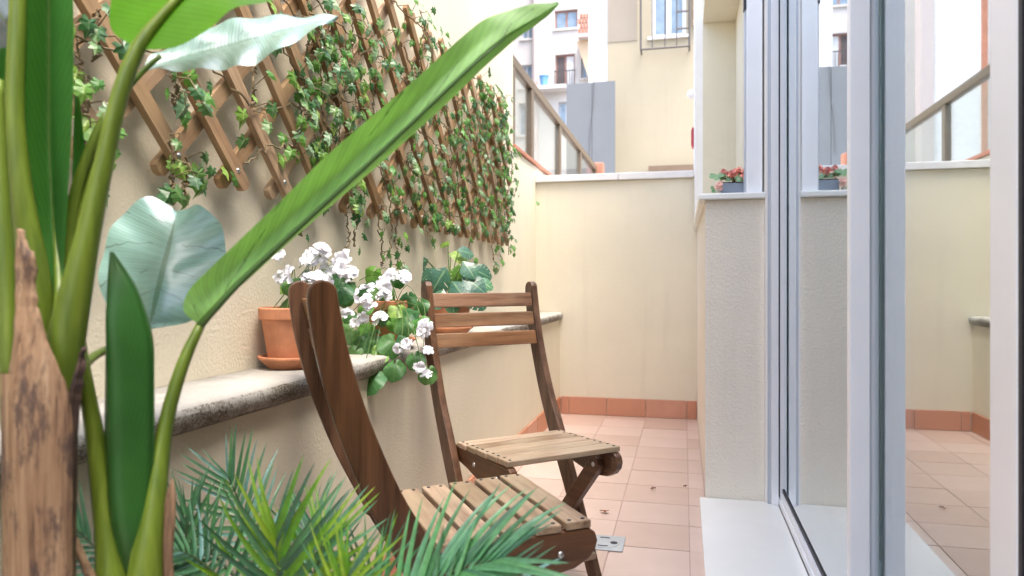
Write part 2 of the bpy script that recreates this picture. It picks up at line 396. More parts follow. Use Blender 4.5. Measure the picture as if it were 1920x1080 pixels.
# ---------------------------------------------------------------- sliding door
df = empty('door_frame', (.42, 1, 0), 'white aluminium frame and floor track of the sliding glass door', 'door frame')
f = M['frame']
MB().box(.361, .50, -1.5, 2.978, .012, .036).obj('floor_track', f, df, bevel=.003)
MB().box(.361, .50, -1.5, 2.978, 2.14, 2.24).obj('head', f, df, bevel=.003)
MB().box(.333, .360, 2.93, 2.979, .012, 2.24).obj('jamb', f, df, bevel=.002)
MB().box(.322, .3325, 2.945, 2.979, .012, 2.24).obj('seal', M['grey_frame'], df)
MB().box(.3125, .3215, 2.955, 2.979, .012, 2.24).obj('jamb', M['white_paint'], df)
MB().box(.3605, .47, 2.962, 2.979, .037, 2.138).obj('jamb', M['black'], df)
def leaf(name, label, x0, x1, gx, y0, y1, sn, sf):
    o = empty(name, ((x0+x1)/2, y0, .037), label, 'sliding door')
    MB().box(x0, x1, y0, y0+sn, .037, 2.135).obj('stile', f, o, bevel=.003)
    MB().box(x0, x1, y1-sf, y1, .037, 2.135).obj('stile', f, o, bevel=.003)
    MB().box(x0, x1, y0+sn+.0005, y1-sf-.0005, .037, .062).obj('bottom_rail', f, o, bevel=.002)
    MB().box(x0, x1, y0+sn+.0005, y1-sf-.0005, 2.07, 2.135).obj('top_rail', f, o, bevel=.002)
    MB().box(gx-.004, gx+.010, y0+sn+.0005, y1-sf-.0005, .0625, .076).obj('gasket', M['black'], o)
    MB().box(gx, gx+.006, y0+sn+.001, y1-sf-.001, .0765, 2.069).obj('glass_pane', M['glass'], o)
    return o
leaf('sliding_door', 'farther sliding glass door leaf, its slim stile in front of the other leaf', .366, .410, .378, 1.746, 2.955, .028, .02)
o = leaf('sliding_door', 'nearer sliding glass door leaf at the right edge, mirroring the end wall', .414, .458, .424, 1.035, 1.80, .083, .03)
MB().box(.416, .456, 1.024, 1.0345, .037, 2.135).obj('gasket', M['black'], o)

# ---------------------------------------------------------------- beyond the terrace
rl = empty('glass_railing', (XW, 6, 1.7), 'bronze framed glass railing on the red tiled wall top', 'railing')
MB().box(XW-.05, XW+.0, 4.06, 8.2, 2.165, 2.225).obj('handrail', M['railing'], rl, bevel=.004)
ps = [4.63, 5.73, 6.92, 8.13]
for q in [4.09]+ps: MB().box(XW-.047, XW-.003, q-.035, q+.035, 1.696, 2.164).obj('post', M['railing'], rl, bevel=.003)
for a, b in zip([4.09]+ps, ps): MB().box(XW-.03, XW-.02, a+.037, b-.037, 1.70, 2.162).obj('glass_pane', M['clear_glass'], rl)

yel = stucco('pale_yellow_render', (.37, .322, .232), 40, .2, .004, .06); whi = stucco('white_render', (.57, .55, .535), 30, .2, .004, .1)
pink = stucco('pale_pink_render', (.46, .40, .38), 30, .2, .004); greyp = stucco('grey_cement_board', (.165, .175, .185), 40, .3, .003, .12)
YY = 13.0
yb = empty('yellow_building', (.8, YY, 0), 'pale yellow building beyond the end wall with one barred window', 'building')
def atx(px, Y): return at(px, 530, Y=Y).x
def atz(py, px, Y): return at(px, py, Y=Y).z
def wall_hole(o, mat, x0, x1, y0, y1, z0, z1, hx0, hx1, hz0, hz1, name='wall_face'):
    m = MB(); m.box(x0, hx0, y0, y1, z0, z1); m.box(hx1, x1, y0, y1, z0, z1); m.box(hx0, hx1, y0, y1, z0, hz0); m.box(hx0, hx1, y0, y1, hz1, z1)
    return m.obj(name, mat, o)
zt = atz(77, 1180, YY); wx0, wx1 = atx(1221, YY), atx(1287, YY); wz0 = atz(68, 1250, YY); wz1 = wz0+1.25
xl, xr = atx(1140, YY), 4.0
wall_hole(yb, yel, xl, xr, YY, YY+.3, -.05, 9, wx0, wx1, wz0, wz1)
MB().box(xl, wx0-.25, YY-.012, YY-.001, zt, 9).obj('upper_panel', stucco('greyed_yellow_render', (.29, .25, .20), 40, .2, .004), yb)
MB().box(wx0-.06, wx1+.06, YY-.05, YY+.2, wz0-.05, wz0-.002).obj('window_sill', M['sill'], yb)
fr = MB()
for a, b in ((wx0, wx0+.07), ((wx0+wx1)/2-.04, (wx0+wx1)/2+.04), (wx1-.07, wx1)): fr.box(a+.001, b-.001, YY+.10, YY+.16, wz0+.001, wz1-.001)
fr.box(wx0+.07, wx1-.07, YY+.102, YY+.158, wz0+.001, wz0+.07); fr.box(wx0+.07, wx1-.07, YY+.102, YY+.158, wz1-.07, wz1-.001)
fo = fr.obj('window_frame', M['frame'], yb)
for a, b in ((wx0+.071, (wx0+wx1)/2-.041), ((wx0+wx1)/2+.041, wx1-.071)):
    MB().box(a, b, YY+.12, YY+.135, wz0+.071, wz1-.071).obj('pane', M['window_glass'], fo)
MB().box(wx0, wx1, YY+.28, YY+.29, wz0, wz1).obj('window_backing', M['window_glass'], yb)
gr = empty('window_grille', ((wx0+wx1)/2, YY-.2, wz0), 'dark iron grille projecting in front of the yellow building window', 'grille')
iron = simple('dark_iron', (.07, .06, .055), .5)
gx0, gx1, gz0, gz1 = wx0-.17, wx1+.05, atz(90, 1240, YY-.25), wz1+.1
def bar(p, q, r=.013): MB().tube([p, q], r, 6).obj('bar', iron, gr)
yg = YY-.25
for gx in (gx0, gx1, gx0+.2, gx0+.42, gx0+.62): bar((gx, yg, gz0), (gx, yg, gz1), .02 if gx in (gx0, gx1) else .012)
bar((gx0, yg, gz0), (gx1, yg, gz0), .018)
for zz in (wz0+.03, wz0+.33, wz0+.63, wz0+.93): bar((gx0+.62, yg, zz), (gx1, yg, zz), .016)
for gx in (gx0, gx1): bar((gx, yg, gz0), (gx, YY-.001, gz0), .016)
bl = empty('rolled_blind', (gx1+.12, YY-.1, wz0), 'brown slatted blind hanging beside the barred window', 'blind')
for k in range(9): MB().box(gx1+.06+.004*(k % 2), gx1+.19, YY-.12, YY-.05, wz0+.12+k*.13, wz0+.23+k*.13).obj('slat', M['trellis'], bl)
MB().box(xl-.36, xl-.001, YY+.02, YY+.4, -.05, 9).obj('corner_pillar', whi, yb)
MB().box(atx(1216, YY-.2), atx(1330, YY-.2), YY-.25, YY-.02, 1.5, atz(310.5, 1260, YY-.2)).obj('dark_plinth', simple('brown_plinth', (.16, .11, .07), .8), yb)

Yp = 12.3
px0, px1 = atx(1062, Yp), atx(1153, Yp)
gp = empty('screen_panel', ((px0+px1)/2, Yp, 0), 'grey cement screen board standing left of the yellow building', 'panel')
xm = atx(1110, Yp)
MB().box(px0, xm-.004, Yp, Yp+.06, 1.0, atz(157, 1080, Yp)).obj('board', greyp, gp)
MB().box(xm+.004, px1, Yp, Yp+.06, 1.0, atz(153, 1130, Yp)).obj('board', greyp, gp)
MB().tube([at(1114, 150, Y=Yp-.02), at(1112, 200, Y=Yp-.02), at(1107, 240, Y=Yp-.02), at(1104, 305, Y=Yp-.02)], .0045, 6).obj('cable', iron, gp)

Yw = 22.0
wb = empty('white_building', (-4, Yw, 0), 'sunlit white apartment building behind the glass railing', 'building')
bx = lambda a, b: (atx(a, Yw), atx(b, Yw))
holes = [(1040, 1083, 20, 55), (1041, 1078, 103, 162), (1047, 1075, 192, 238), (978, 1000, 40, 68), (972, 1000, 190, 250), (975, 998, 118, 160), (1090, 1112, 100, 150)]
wf = MB()
# wall as a lattice of boxes leaving the openings free
xsr = sorted({atx(800, Yw), atx(1150, Yw)} | {atx(p, Yw) for h in holes for p in h[:2]})
zsr = sorted({-.05, 16.0} | {round(atz(p, 1040, Yw), 4) for h in holes for p in h[2:]})
for i in range(len(xsr)-1):
    for j in range(len(zsr)-1):
        cx, cz = (xsr[i]+xsr[i+1])/2, (zsr[j]+zsr[j+1])/2
        if any(atx(h[0], Yw) < cx < atx(h[1], Yw) and atz(h[3], 1040, Yw) < cz < atz(h[2], 1040, Yw) for h in holes): continue
        wf.box(xsr[i], xsr[i+1], Yw, Yw+.35, zsr[j], zsr[j+1])
wf.obj('wall_face', whi, wb)
dk = simple('dark_opening', (.10, .08, .08), .7); rf = simple('brown_window_frame', (.30, .16, .13), .6); cur = simple('white_curtain', (.7, .72, .74), .8)
for k, h in enumerate(holes):
    x0, x1 = atx(h[0], Yw), atx(h[1], Yw); z1, z0 = atz(h[2], 1040, Yw), atz(h[3], 1040, Yw)
    m = MB(); t_ = .05
    m.box(x0+.001, x0+t_, Yw+.1, Yw+.17, z0+.001, z1-.001); m.box(x1-t_, x1-.001, Yw+.1, Yw+.17, z0+.001, z1-.001)
    m.box(x0+t_, x1-t_, Yw+.102, Yw+.168, z1-t_, z1-.001); m.box((x0+x1)/2-.03, (x0+x1)/2+.03, Yw+.102, Yw+.168, z0+.001, z1-t_)
    wo = m.obj('window', rf if k in (0, 1) else M['grey_frame'], wb)
    for s in (0, 1):
        a = x0+t_+.001 if s == 0 else (x0+x1)/2+.031; b = (x0+x1)/2-.031 if s == 0 else x1-t_-.001
        MB().box(a, b, Yw+.12, Yw+.14, z0+.002, z1-t_-.001).obj('pane', (dk if s == 0 else cur) if k == 1 else M['window_glass'], wo)
    MB().box(x0-.06, x1+.06, Yw-.06, Yw-.001, z0-.07, z0-.005).obj('window_sill', whi, wb)
# balcony with brick lattice, its stepped support, cable and drain pipe
bz = atz(62, 1090, Yw-.8); bb = MB().box(atx(1083, Yw-.8), atx(1118, Yw-.8), Yw-.8, Yw-.001, bz-.12, bz).obj('balcony', pink, wb)
for r in range(4):
    for k in range(5):
        MB().box(atx(1084+6*k+(r % 2)*3, Yw-.8), atx(1088.5+6*k+(r % 2)*3, Yw-.8), Yw-.8, Yw-.7, bz+.01+r*.15, bz+.13+r*.15).obj('brick', M['coping'], bb)
MB().prism([(atx(1082, Yw-.3), bz-.12), (atx(1117, Yw-.3), bz-.12), (atx(1117, Yw-.3), atz(150, 1110, Yw-.3)), (atx(1105, Yw-.3), atz(150, 1110, Yw-.3))], Yw-.5, Yw-.002).obj('corbel', stucco('peach_render', (.62, .47, .33), 30, .2), wb)
MB().tube([(atx(1003, Yw-.1), Yw-.1, 0), (atx(1003, Yw-.1), Yw-.1, 14)], .09, 8).obj('drain_pipe', pink, wb)
dr0, dr1 = atx(1041, Yw), atx(1078, Yw); rail = MB(); zr = atz(162, 1060, Yw)
for k in range(9): rail.box(dr0+(dr1-dr0)*k/8-.008, dr0+(dr1-dr0)*k/8+.008, Yw-.1, Yw-.085, zr, zr+.45)
rail.box(dr0-.03, dr1+.03, Yw-.105, Yw-.08, zr+.451, zr+.48); rail.obj('balustrade', iron, wb)
bp = MB().lathe([(0, 0), (.10, 0), (.14, .28), (.16, .28), (.16, .31), (.11, .31), (.1, .2), (0, .2)], at(1020, 161, Y=Yw-.3), 12)
tag(bp.obj('plant_pot', simple('blue_pot', (.15, .35, .6), .5), loc=at(1020, 161, Y=Yw-.3)), 'small blue pot on the white building balcony', 'pot')
MB().box(atx(1002, Yw-.4), atx(1062, Yw-.4), Yw-.5, Yw-.001, atz(168, 1020, Yw-.4), atz(161, 1020, Yw-.4)).obj('balcony', whi, wb)
# neighbour of white brick, met in the door's reflection
brick = empty('brick_building', (-6, 20, 0), 'white brick building with a red brick strip, mirrored in the door glass', 'building')
def brickmat():
    m, t, b, _ = newmat('white_painted_brick'); v = coords(t, 'Object', (1, 1, 1))
    mp = N(t, 'Mapping'); mp.inputs['Rotation'].default_value = (PI/2, 0, 0); t.links.new(v, mp.inputs[0])
    br = N(t, 'TexBrick'); br.inputs['Scale'].default_value = 4; br.inputs['Color1'].default_value = (.72, .70, .69, 1); br.inputs['Color2'].default_value = (.66, .64, .63, 1)
    br.inputs['Mortar'].default_value = (.55, .53, .52, 1); t.links.new(mp.outputs[0], br.inputs[0]); t.links.new(br.outputs[0], b.inputs['Base Color'])
    b.inputs['Roughness'].default_value = .85; return m
MB().box(-6.38, -5.3, 20, 20.4, -.05, 15).obj('wall_face', brickmat(), brick)
MB().box(-5.3, -5.0, 19.93, 20.4, -.05, 15).obj('pillar', pink, brick)
MB().box(-6.50, -6.38, 19.95, 20.4, -.05, 15).obj('brick_strip', M['coping'], brick)
MB().box(-12, -6.50, 19.9, 20.4, -.05, 15).obj('wall_face', pink, brick)
# wall lamp and red box on the house corner
lo = empty('wall_lamp', (.06, 4.80, 2.06), 'small white globe lamp on the white corner post', 'lamp')
gl_ = MB(); c_ = at(1297, 177, Y=4.85)
gl_.lathe([(.0, -.032), (.018, -.027), (.03, -.012), (.032, .003), (.026, .02), (.012, .031), (0, .033)], c_, 14); gl_.obj('globe', M['white_paint'], lo, smooth=True)
MB().tube([c_+Vector((.02, 0, 0)), Vector((.068, 4.85, c_.z))], .012, 8).obj('bracket', M['white_paint'], lo)
c_ = at(1301, 259, Y=4.9)
rb = empty('alarm_box', (c_.x, 4.9, c_.z-.06), 'narrow red box fixed to the white corner post', 'box')
MB().box(c_.x-.014, .0655, 4.86, 4.94, c_.z-.065, c_.z+.065).obj('case', simple('red_plastic', (.45, .04, .05), .4), rb, bevel=.004)
MB().box(c_.x-.018, c_.x-.0145, 4.875, 4.925, c_.z-.05, c_.z+.05).obj('cover', simple('red_cover', (.40, .05, .06), .4), rb)

# ---------------------------------------------------------------- folding chairs
def make_chair():
    root = empty('folding_chair', (0, 0, 0), '', 'chair')
    edges = [(.862, -.371, -.324), (.837, -.370, -.320), (.76, -.357, -.304), (.655, -.329, -.272), (.535, -.284, -.222), (.44, -.238, -.168), (.36, -.196, -.125),
             (.28, -.150, -.085), (.19, -.100, -.042), (.09, -.045, .008), (.0, .002, .050)]
    n = 40
    bk = cr([(b, 0, z) for z, b, f_ in edges], n); fr_ = cr([(f_, 0, z) for z, b, f_ in edges], n)
    top = []
    c0 = (bk[0]+fr_[0])/2; r0 = (fr_[0].x-bk[0].x)/2
    for k in range(1, 8):
        q = PI-PI*k/8; top.append((c0.x+r0*math.cos(q), .862+r0*math.sin(q)*.95))
    outline = [(p.x, p.z) for p in reversed(bk)]+top+[(p.x, p.z) for p in fr_]
    for s in (-1, 1):
        y = s*.188; p = MB().prism(outline, y-.011, y+.011).obj('side_post', M['post_wood'], root, bevel=.003)
    def xmid(z):
        for (z1, b1, f1), (z0, b0, f0) in zip(edges, edges[1:]):
            if z0 <= z <= z1: t = (z-z0)/(z1-z0); return (b0+f0)/2*(1-t)+(b1+f1)/2*t
    for z0, z1 in ((.803, .847), (.742, .785), (.681, .724)):
        zc = (z0+z1)/2; x = xmid(zc)+.011; h = (z1-z0)/2; tl = .34
        pr = [(x-.008+tl*h, zc+h), (x-.008-tl*h*.3, zc-h), (x+.008-tl*h*.3, zc-h), (x+.008+tl*h, zc+h)]
        pr = [(x-.009-.25*h, zc+h), (x-.009+.25*h, zc-h), (x+.009+.25*h, zc-h), (x+.009-.25*h, zc+h)]
        MB().prism(pr, -.1765, .1765).obj('back_slat', M['slat_back'], root, bevel=.003)
    # seat
    zf, zr = .433, .425
    scr = MB().lathe([(0, .0012), (.0038, .0012), (.0042, 0), (.0042, -.002)], seg=8).mesh('screw', M['black'])
    for k in range(5):
        x0 = -.150+k*.0615; z = zr+(zf-zr)*k/4
        s = MB().box(x0, x0+.052, -.176, .176, z-.015, z).obj('seat_slat', M['slat_wood'], root, bevel=.0025)
        for dx in (.012, .040):
            for yy in (-.163, .163):
                place('screw', scr, s, Matrix.Translation((x0+dx, yy, z)))
    rp = [(-.215, .405), (-.16, .4135), (.145, .4165), (.158, .408), (.163, .392), (.158, .374), (.142, .358), (.115, .345), (.07, .338), (.02, .340), (-.04, .350), (-.10, .364), (-.17, .376), (-.207, .381), (-.222, .392)]
    bolt = MB().lathe([(0, .004), (.004, .0035), (.0068, .001), (.0068, -.002)], seg=10).mesh('bolt', M['steel'], True)
    for s in (-1, 1):
        r = MB().prism(rp, s*.164-.0105, s*.164+.0105).obj('seat_rail', M['leg_wood'], root, bevel=.003)
        for bx_, bz_ in ((-.045, .383), (.085, .375)):
            for side in (1, -1):
                place('bolt', bolt, r, Matrix.Translation((bx_, s*.164+side*(.0105 if side == s else .0335), bz_)) @ Matrix.Rotation(-side*PI/2, 4, 'X'))
        # rear leg, inside the rail, from the front bolt back to the floor
        d = Vector((-.335, 0, -.375)).normalized(); nrm = Vector((d.z, 0, -d.x))
        a = Vector((.085, 0, .375)); e = a+d*.50; hw = .023
        ol = [(a+nrm*hw*math.cos(q)-d*hw*math.sin(q)) for q in [PI*k/8 for k in range(9)]]
        ol = [(p.x, p.z) for p in ol]
        tz = 0.0
        for sg in (-1, 1):
            b0 = a+nrm*hw*sg; t = b0.z/-d.z; ol.append((b0.x+d.x*t, 0))
        MB().prism(ol, s*.141-.0105, s*.141+.0105).obj('rear_leg', M['leg_wood'], root, bevel=.003)
    q0 = Vector((.085, 0, .375))+Vector((-.335, 0, -.375)).normalized()*.40
    MB().box(q0.x-.02, q0.x+.02, -.130, .130, q0.z-.009, q0.z+.009).obj('stretcher', M['slat_wood'], root, bevel=.002)
    MB().box(-.003, .037, -.1765, .1765, .086, .104).obj('stretcher', M['slat_wood'], root, bevel=.002)
    return root
M['slat_back'] = wood('oiled_back_slat_wood', 1, (.11, .046, .02), (.27, .135, .065), .38, .35, .15)
ch1 = make_chair(); ch2 = copy_tree(ch1)
for o, (x, y_, t, l) in ((ch1, (-.3921, 1.3933, .6178, 'nearer wooden folding chair, seen from its side with slatted seat over the palm')),
                        (ch2, (-.3984, 1.944, -.8228, 'farther wooden folding chair turned to the camera, standing before the end wall'))):
    o.location = (x, y_, .0); o.rotation_euler = (0, 0, t); tag(o, l, 'chair', 'wooden folding chairs on the terrace')

# ---------------------------------------------------------------- trellis
tr = empty('wooden_trellis', (XW, 2.05, 1.1), 'expanding brown wooden lattice fixed to the cream wall and overgrown with ivy', 'trellis')
TZ0, TZ1, TY0, TY1, PIT = 1.085, 1.845, .62, 3.80, .1835
bw_, tk = .032, .015
slcache = {}
def slat_mesh(L):
    k = round(L, 2)
    if k not in slcache:
        hw = bw_/2; n = 5; ol = []
        for i in range(n+1): q = -PI/2+PI*i/n; ol.append((k/2-hw*.6+math.cos(q)*hw*.6, math.sin(q)*hw))
        for i in range(n+1): q = PI/2+PI*i/n; ol.append((-k/2+hw*.6+math.cos(q)*hw*.6, math.sin(q)*hw))
        m = MB(); c = len(ol)
        m.add([(x, y, -tk/2) for x, y in ol]+[(x, y, tk/2) for x, y in ol], [tuple(range(c))[::-1], tuple(range(c, 2*c))]+[(i, (i+1) % c, (i+1) % c+c, i+c) for i in range(c)])
        slcache[k] = m.mesh('slat', M['trellis'])
    return slcache[k], k
screw = MB().lathe([(0, .003), (.004, .0025), (.006, 0), (.006, -.001)], seg=10).mesh('screw', M['steel'], True)
def slat(y0, sgn, xoff):
    """passes the bottom node (y0, z0+.03), rising toward sgn*Y"""
    zb, zt_ = TZ0, TZ1+random.uniform(-.012, .012); sl_ = 1.03
    yb_ = y0-sgn*.035/sl_; ytop = y0+sgn*(zt_-zb-.035)/sl_
    p, q = Vector((yb_, zb)), Vector((ytop, zt_))
    for lim, s in ((TY0, -1), (TY1, 1)):
        for a, b in ((p, q), (q, p)):
            if (a[0]-lim)*s > 0:
                if (b[0]-lim)*s >= 0: return
                t = (lim-a[0])/(b[0]-a[0]); a[0], a[1] = lim, a[1]+(b[1]-a[1])*t
    L = (q-p).length
    if L < .12: return
    me, L = slat_mesh(L)
    c = (p+q)/2; d = (q-p).normalized()
    R = Matrix(((0, 0, 1), (d[0], -d[1], 0), (d[1], d[0], 0))).to_4x4()      # local x along the slat, z out of the wall
    if R.to_3x3().determinant() < 0:
        R = Matrix(((0, 0, 1), (d[0], d[1], 0), (d[1], -d[0], 0))).to_4x4()
    o = place('slat', me, tr, Matrix.Translation((xoff, c[0]-2.05, c[1]-1.1)) @ R)
    if sgn < 0:
        for z in (TZ0+.035, TZ0+.035+.189*2, TZ0+.035+.189*3.9):
            if p[1] < z < q[1] or q[1] < z < p[1]:
                yy = y0+sgn*(z-TZ0-.035)/sl_; loc = R.inverted() @ (Matrix.Translation((-xoff, -(c[0]-2.05), -(c[1]-1.1))) @ Vector((xoff+tk/2, yy-2.05, z-1.1)))
                place('screw', screw, o, Matrix.Translation(loc))
    return o
k = -6
while k < 26:
    y0 = 1.155+PIT*k
    slat(y0, 1, .024); slat(y0, -1, .0405); k += 1

# ---------------------------------------------------------------- ivy
def ivy_mesh(name, seed, mat):
    r = random.Random(seed)
    ang = [-90, -62, -38, -12, 8, 28, 48, 70, 90]; rad = [.10, .42, .56, .40, .62, .48, .72, .66, 1.05]
    pts = []
    for s in (1, -1):
        pp = [(rad[i]*(1+r.uniform(-.1, .1)), math.radians(ang[i])) for i in range(9)]
        pts.append([(s*q*math.cos(a_), q*math.sin(a_)) for q, a_ in pp])
    m = MB(); fold = r.uniform(.15, .4); curl = r.uniform(.1, .35)
    def P(x, y): return (x*.5, y*.5, (-abs(x)*fold-(y*y)*curl)*.5+.03*math.sin(6*x+3*y))
    mid = [(0, -.1), (0, .2), (0, .55), (0, 1.05)]
    for si, s in enumerate((1, -1)):
        e = pts[si]; vs = [P(*q) for q in e]+[P(0, 0.05), P(0, .45)]
        uvs = [((q[1]+.2)/1.3, .5+s*min(1, math.hypot(*q))*.5*abs(math.cos(math.atan2(q[1], abs(q[0])+1e-6)))) for q in e]+[(.2, .5), (.5, .5)]
        A_, B_ = 9, 10
        fs = [(A_, 0, 1), (A_, 1, 2), (A_, 2, 3), (A_, 3, 4), (A_, 4, B_), (B_, 4, 5), (B_, 5, 6), (B_, 6, 7), (B_, 7, 8)]
        if s < 0: fs = [f_[::-1] for f_ in fs]
        m.add(vs, fs, uvs)
    return m.mesh(name, mat)
ivm = leafmat('ivy_leaf_green', (.060, .150, .040), (.13, .22, .08), .36, .5, .22, 26, 8, rnd=.75, vein_amt=.15)
ivb = leafmat('ivy_leaf_bright', (.125, .265, .045), (.22, .36, .09), .38, .5, .32, 26, 8, rnd=.6, vein_amt=.15)
ivg = leafmat('ivy_leaf_grey', (.115, .20, .105), (.26, .34, .2), .4, .5, .15, 26, 8, rnd=.6, vein_amt=.3)
ivy_meshes = [ivy_mesh('ivy_leaf', s, mt) for s, mt in ((1, ivm), (2, ivm), (3, ivb), (4, ivg), (5, ivb), (6, ivb), (7, ivb), (8, ivm))]
iv = empty('ivy', (XW+.05, 2.05, 1.4), 'trailing green ivy threaded through the wooden trellis and hanging below it', 'ivy')
stem = simple('ivy_stem', (.16, .12, .06), .7)
rng = random.Random(5)
leaves = []
def add_leaf(p, size, hang=0.):
    """leaf facing out of the wall, its tip hanging down"""
    nrm = Vector((1, rng.uniform(-.9, .5), rng.uniform(-.25, .8))).normalized()
    tip = Vector((rng.uniform(-.1, .4), rng.uniform(-.75, .75), -1)).normalized()
    yv = (tip-nrm*tip.dot(nrm)).normalized(); xv = yv.cross(nrm)
    R = Matrix((xv, yv, nrm)).transposed().to_4x4()
    leaves.append((Matrix.Translation(p-iv.location) @ R @ Matrix.Scale(size, 4), rng.choice(ivy_meshes), size/max(.5, (p-Vector((0, 0, H))).length)))
vines = MB()
def vine(pts, dens, size, jit=.035, r=.0022):
    path = cr(pts, 14*max(2, len(pts)-1))
    path = [p+Vector((rng.uniform(-.004, .004), rng.uniform(-.008, .008), rng.uniform(-.008, .008))) for p in path]
    vines.tube(path, r, 5, cap=False)
    L = sum((b-a).length for a, b in zip(path, path[1:]))
    for _ in range(int(L*dens)):
        p = rng.choice(path); q = p+Vector((rng.uniform(.006, .05), rng.uniform(-jit, jit), rng.uniform(-jit, jit)))
        s = size*rng.uniform(.7, 1.25); add_leaf(q, s)
        if rng.random() < .6: vines.tube([p, (p+q)/2+Vector((.01, 0, .008)), q], .0012, 4, cap=False)
X0 = XW+.058
def pt(px, py, off=0): return at(px, py, X=X0+off)
# garlands wound through the lattice: thin at the near end, thick at the far end
for gi in range(6):
    pts = []; y = rng.uniform(.5, .8); z = 1.2+.12*gi
    while y < 3.72:
        pts.append(Vector((X0+rng.uniform(-.02, .02), y, min(1.80, max(1.14, z+rng.uniform(-.09, .09)))))); y += rng.uniform(.16, .26)
    near = [p for p in pts if p.y < 1.5]; far = [p for p in pts if p.y >= 1.2]
    if gi in (1, 4): vine(near, 5, .054, .05)
    vine([p for p in far if p.y < 2.5], 17 if gi > 1 else 9, .055, .07)
    vine([p for p in far if p.y > 2.2], 30, .052, .07)
for px, py, py2, dn in ((320, 260, 385, 26), (345, 300, 375, 24), (150, 40, 300, 34), (165, 150, 330, 14), (480, 60, 200, 26), (560, 385, 440, 22), (652, 330, 470, 24), (668, 360, 460, 24),
                    (715, 330, 500, 30), (735, 350, 520, 30), (742, 400, 500, 24), (800, 400, 440, 40), (880, 380, 520, 22), (925, 400, 510, 34), (950, 400, 475, 30), (590, 250, 330, 60), (640, 90, 350, 50), (600, 40, 300, 60),
                    (660, 10, 250, 55), (700, 60, 300, 55), (560, 150, 300, 50), (860, 180, 430, 55), (900, 160, 440, 70), (930, 180, 440, 80), (945, 180, 430, 80), (955, 230, 400, 60), (840, 200, 420, 55), (770, 200, 400, 50), (790, 20, 140, 30), (580, 0, 120, 40), (620, 0, 150, 40), (330, 140, 210, 24), (180, 20, 110, 14)):
    n = 4; vine([pt(px+rng.uniform(-6, 6), py+(py2-py)*i/n, rng.uniform(-.015, .015)) for i in range(n+1)], dn*.55, .053, .035)
for cx, cy_, n, sp in ((590, 110, 14, 35), (640, 150, 16, 40), (590, 250, 12, 26), (660, 230, 10, 30), (610, 170, 10, 30), (740, 170, 9, 28), (930, 330, 26, 40), (900, 260, 18, 40), (850, 370, 14, 40), (930, 210, 14, 25), (720, 330, 8, 25), (350, 190, 4, 30), (420, 230, 4, 20), (430, 335, 4, 16)):
    for _ in range(int(n*.75)): add_leaf(pt(cx+rng.gauss(0, sp), min(430, cy_+rng.gauss(0, sp)), rng.uniform(-.02, .03)), .054*rng.uniform(.7, 1.25))
vines.obj('stem', stem, iv)
leaves.sort(key=lambda q: -q[2])
for Mx, me, _ in leaves[:300]: place('leaf', me, iv, Mx)
if len(leaves) > 300:
    for gi, mt in enumerate((ivm, ivb, ivg)):
        m = MB()
        for Mx, me, _ in leaves[300:]:
            if me.materials[0] is not mt: continue
            uvl = {}
            for l in me.loops: uvl[l.vertex_index] = tuple(me.uv_layers[0].data[l.index].uv)
            m.add([Mx @ v.co for v in me.vertices], [tuple(p.vertices) for p in me.polygons], [uvl[i] for i in range(len(me.vertices))])
        if m.v:
            me2 = m.mesh('leaf_mass', mt); o = bpy.data.objects.new('leaf_mass', me2); COL.objects.link(o); o.parent = iv; o['kind'] = 'stuff'
print('ivy leaves', len(leaves))

# ---------------------------------------------------------------- potted plants on the ledge
def pot(name, c, r, h, label, cat='potted plant', group=None, saucer=True):
    o = empty(name, c, label, cat, group); z = 0
    if saucer:
        MB().lathe([(0, 0), (r*.72, 0), (r*.98, .022), (r*1.04, .024), (r*1.04, .030), (r*.95, .030), (r*.72, .010), (0, .010)], c, 36).obj('saucer', M['terracotta'], o, smooth=False, bevel=.0015); z = .011
    MB().lathe([(0, z), (r*.70, z), (r*.74, z+.004), (r*.93, h-.030), (r*.94, h-.028), (r*1.0, h-.026), (r*1.02, h-.003), (r*1.0, h), (r*.92, h), (r*.90, h-.01), (r*.88, h-.03)], c, 40).obj('pot', M['terracotta'], o, smooth=False, bevel=.001)
    MB().lathe([(0, h-.018), (r*.9, h-.02)], c, 24).obj('soil', M['soil'], o)
    return o
def roundleaf_mesh(seed, mat):
    r = random.Random(seed); m = MB(); n = 22; vs = [(0, 0, 0)]; uv = [(.1, .5)]
    for ring in (.5, 1.0):
        for k in range(n):
            q = -PI/2+.18+(2*PI-.36)*k/(n-1); R_ = ring*(1+.05*math.sin(9*q+seed))*(.86+.14*math.sin(q))
            x, y = R_*math.cos(q), R_*math.sin(q)+.25*ring
            vs.append((x*.5, y*.5, .10*ring*ring*math.sin(3*q+seed)-.12*ring*ring)); uv.append((.5+.5*y/1.25, .5+.5*x))
    fs = [(0, 1+k, 2+k) for k in range(n-1)]+[(1+k, 1+n+k, 2+n+k, 2+k) for k in range(n-1)]
    return m.add(vs, fs, uv).mesh('leaf', mat, True)
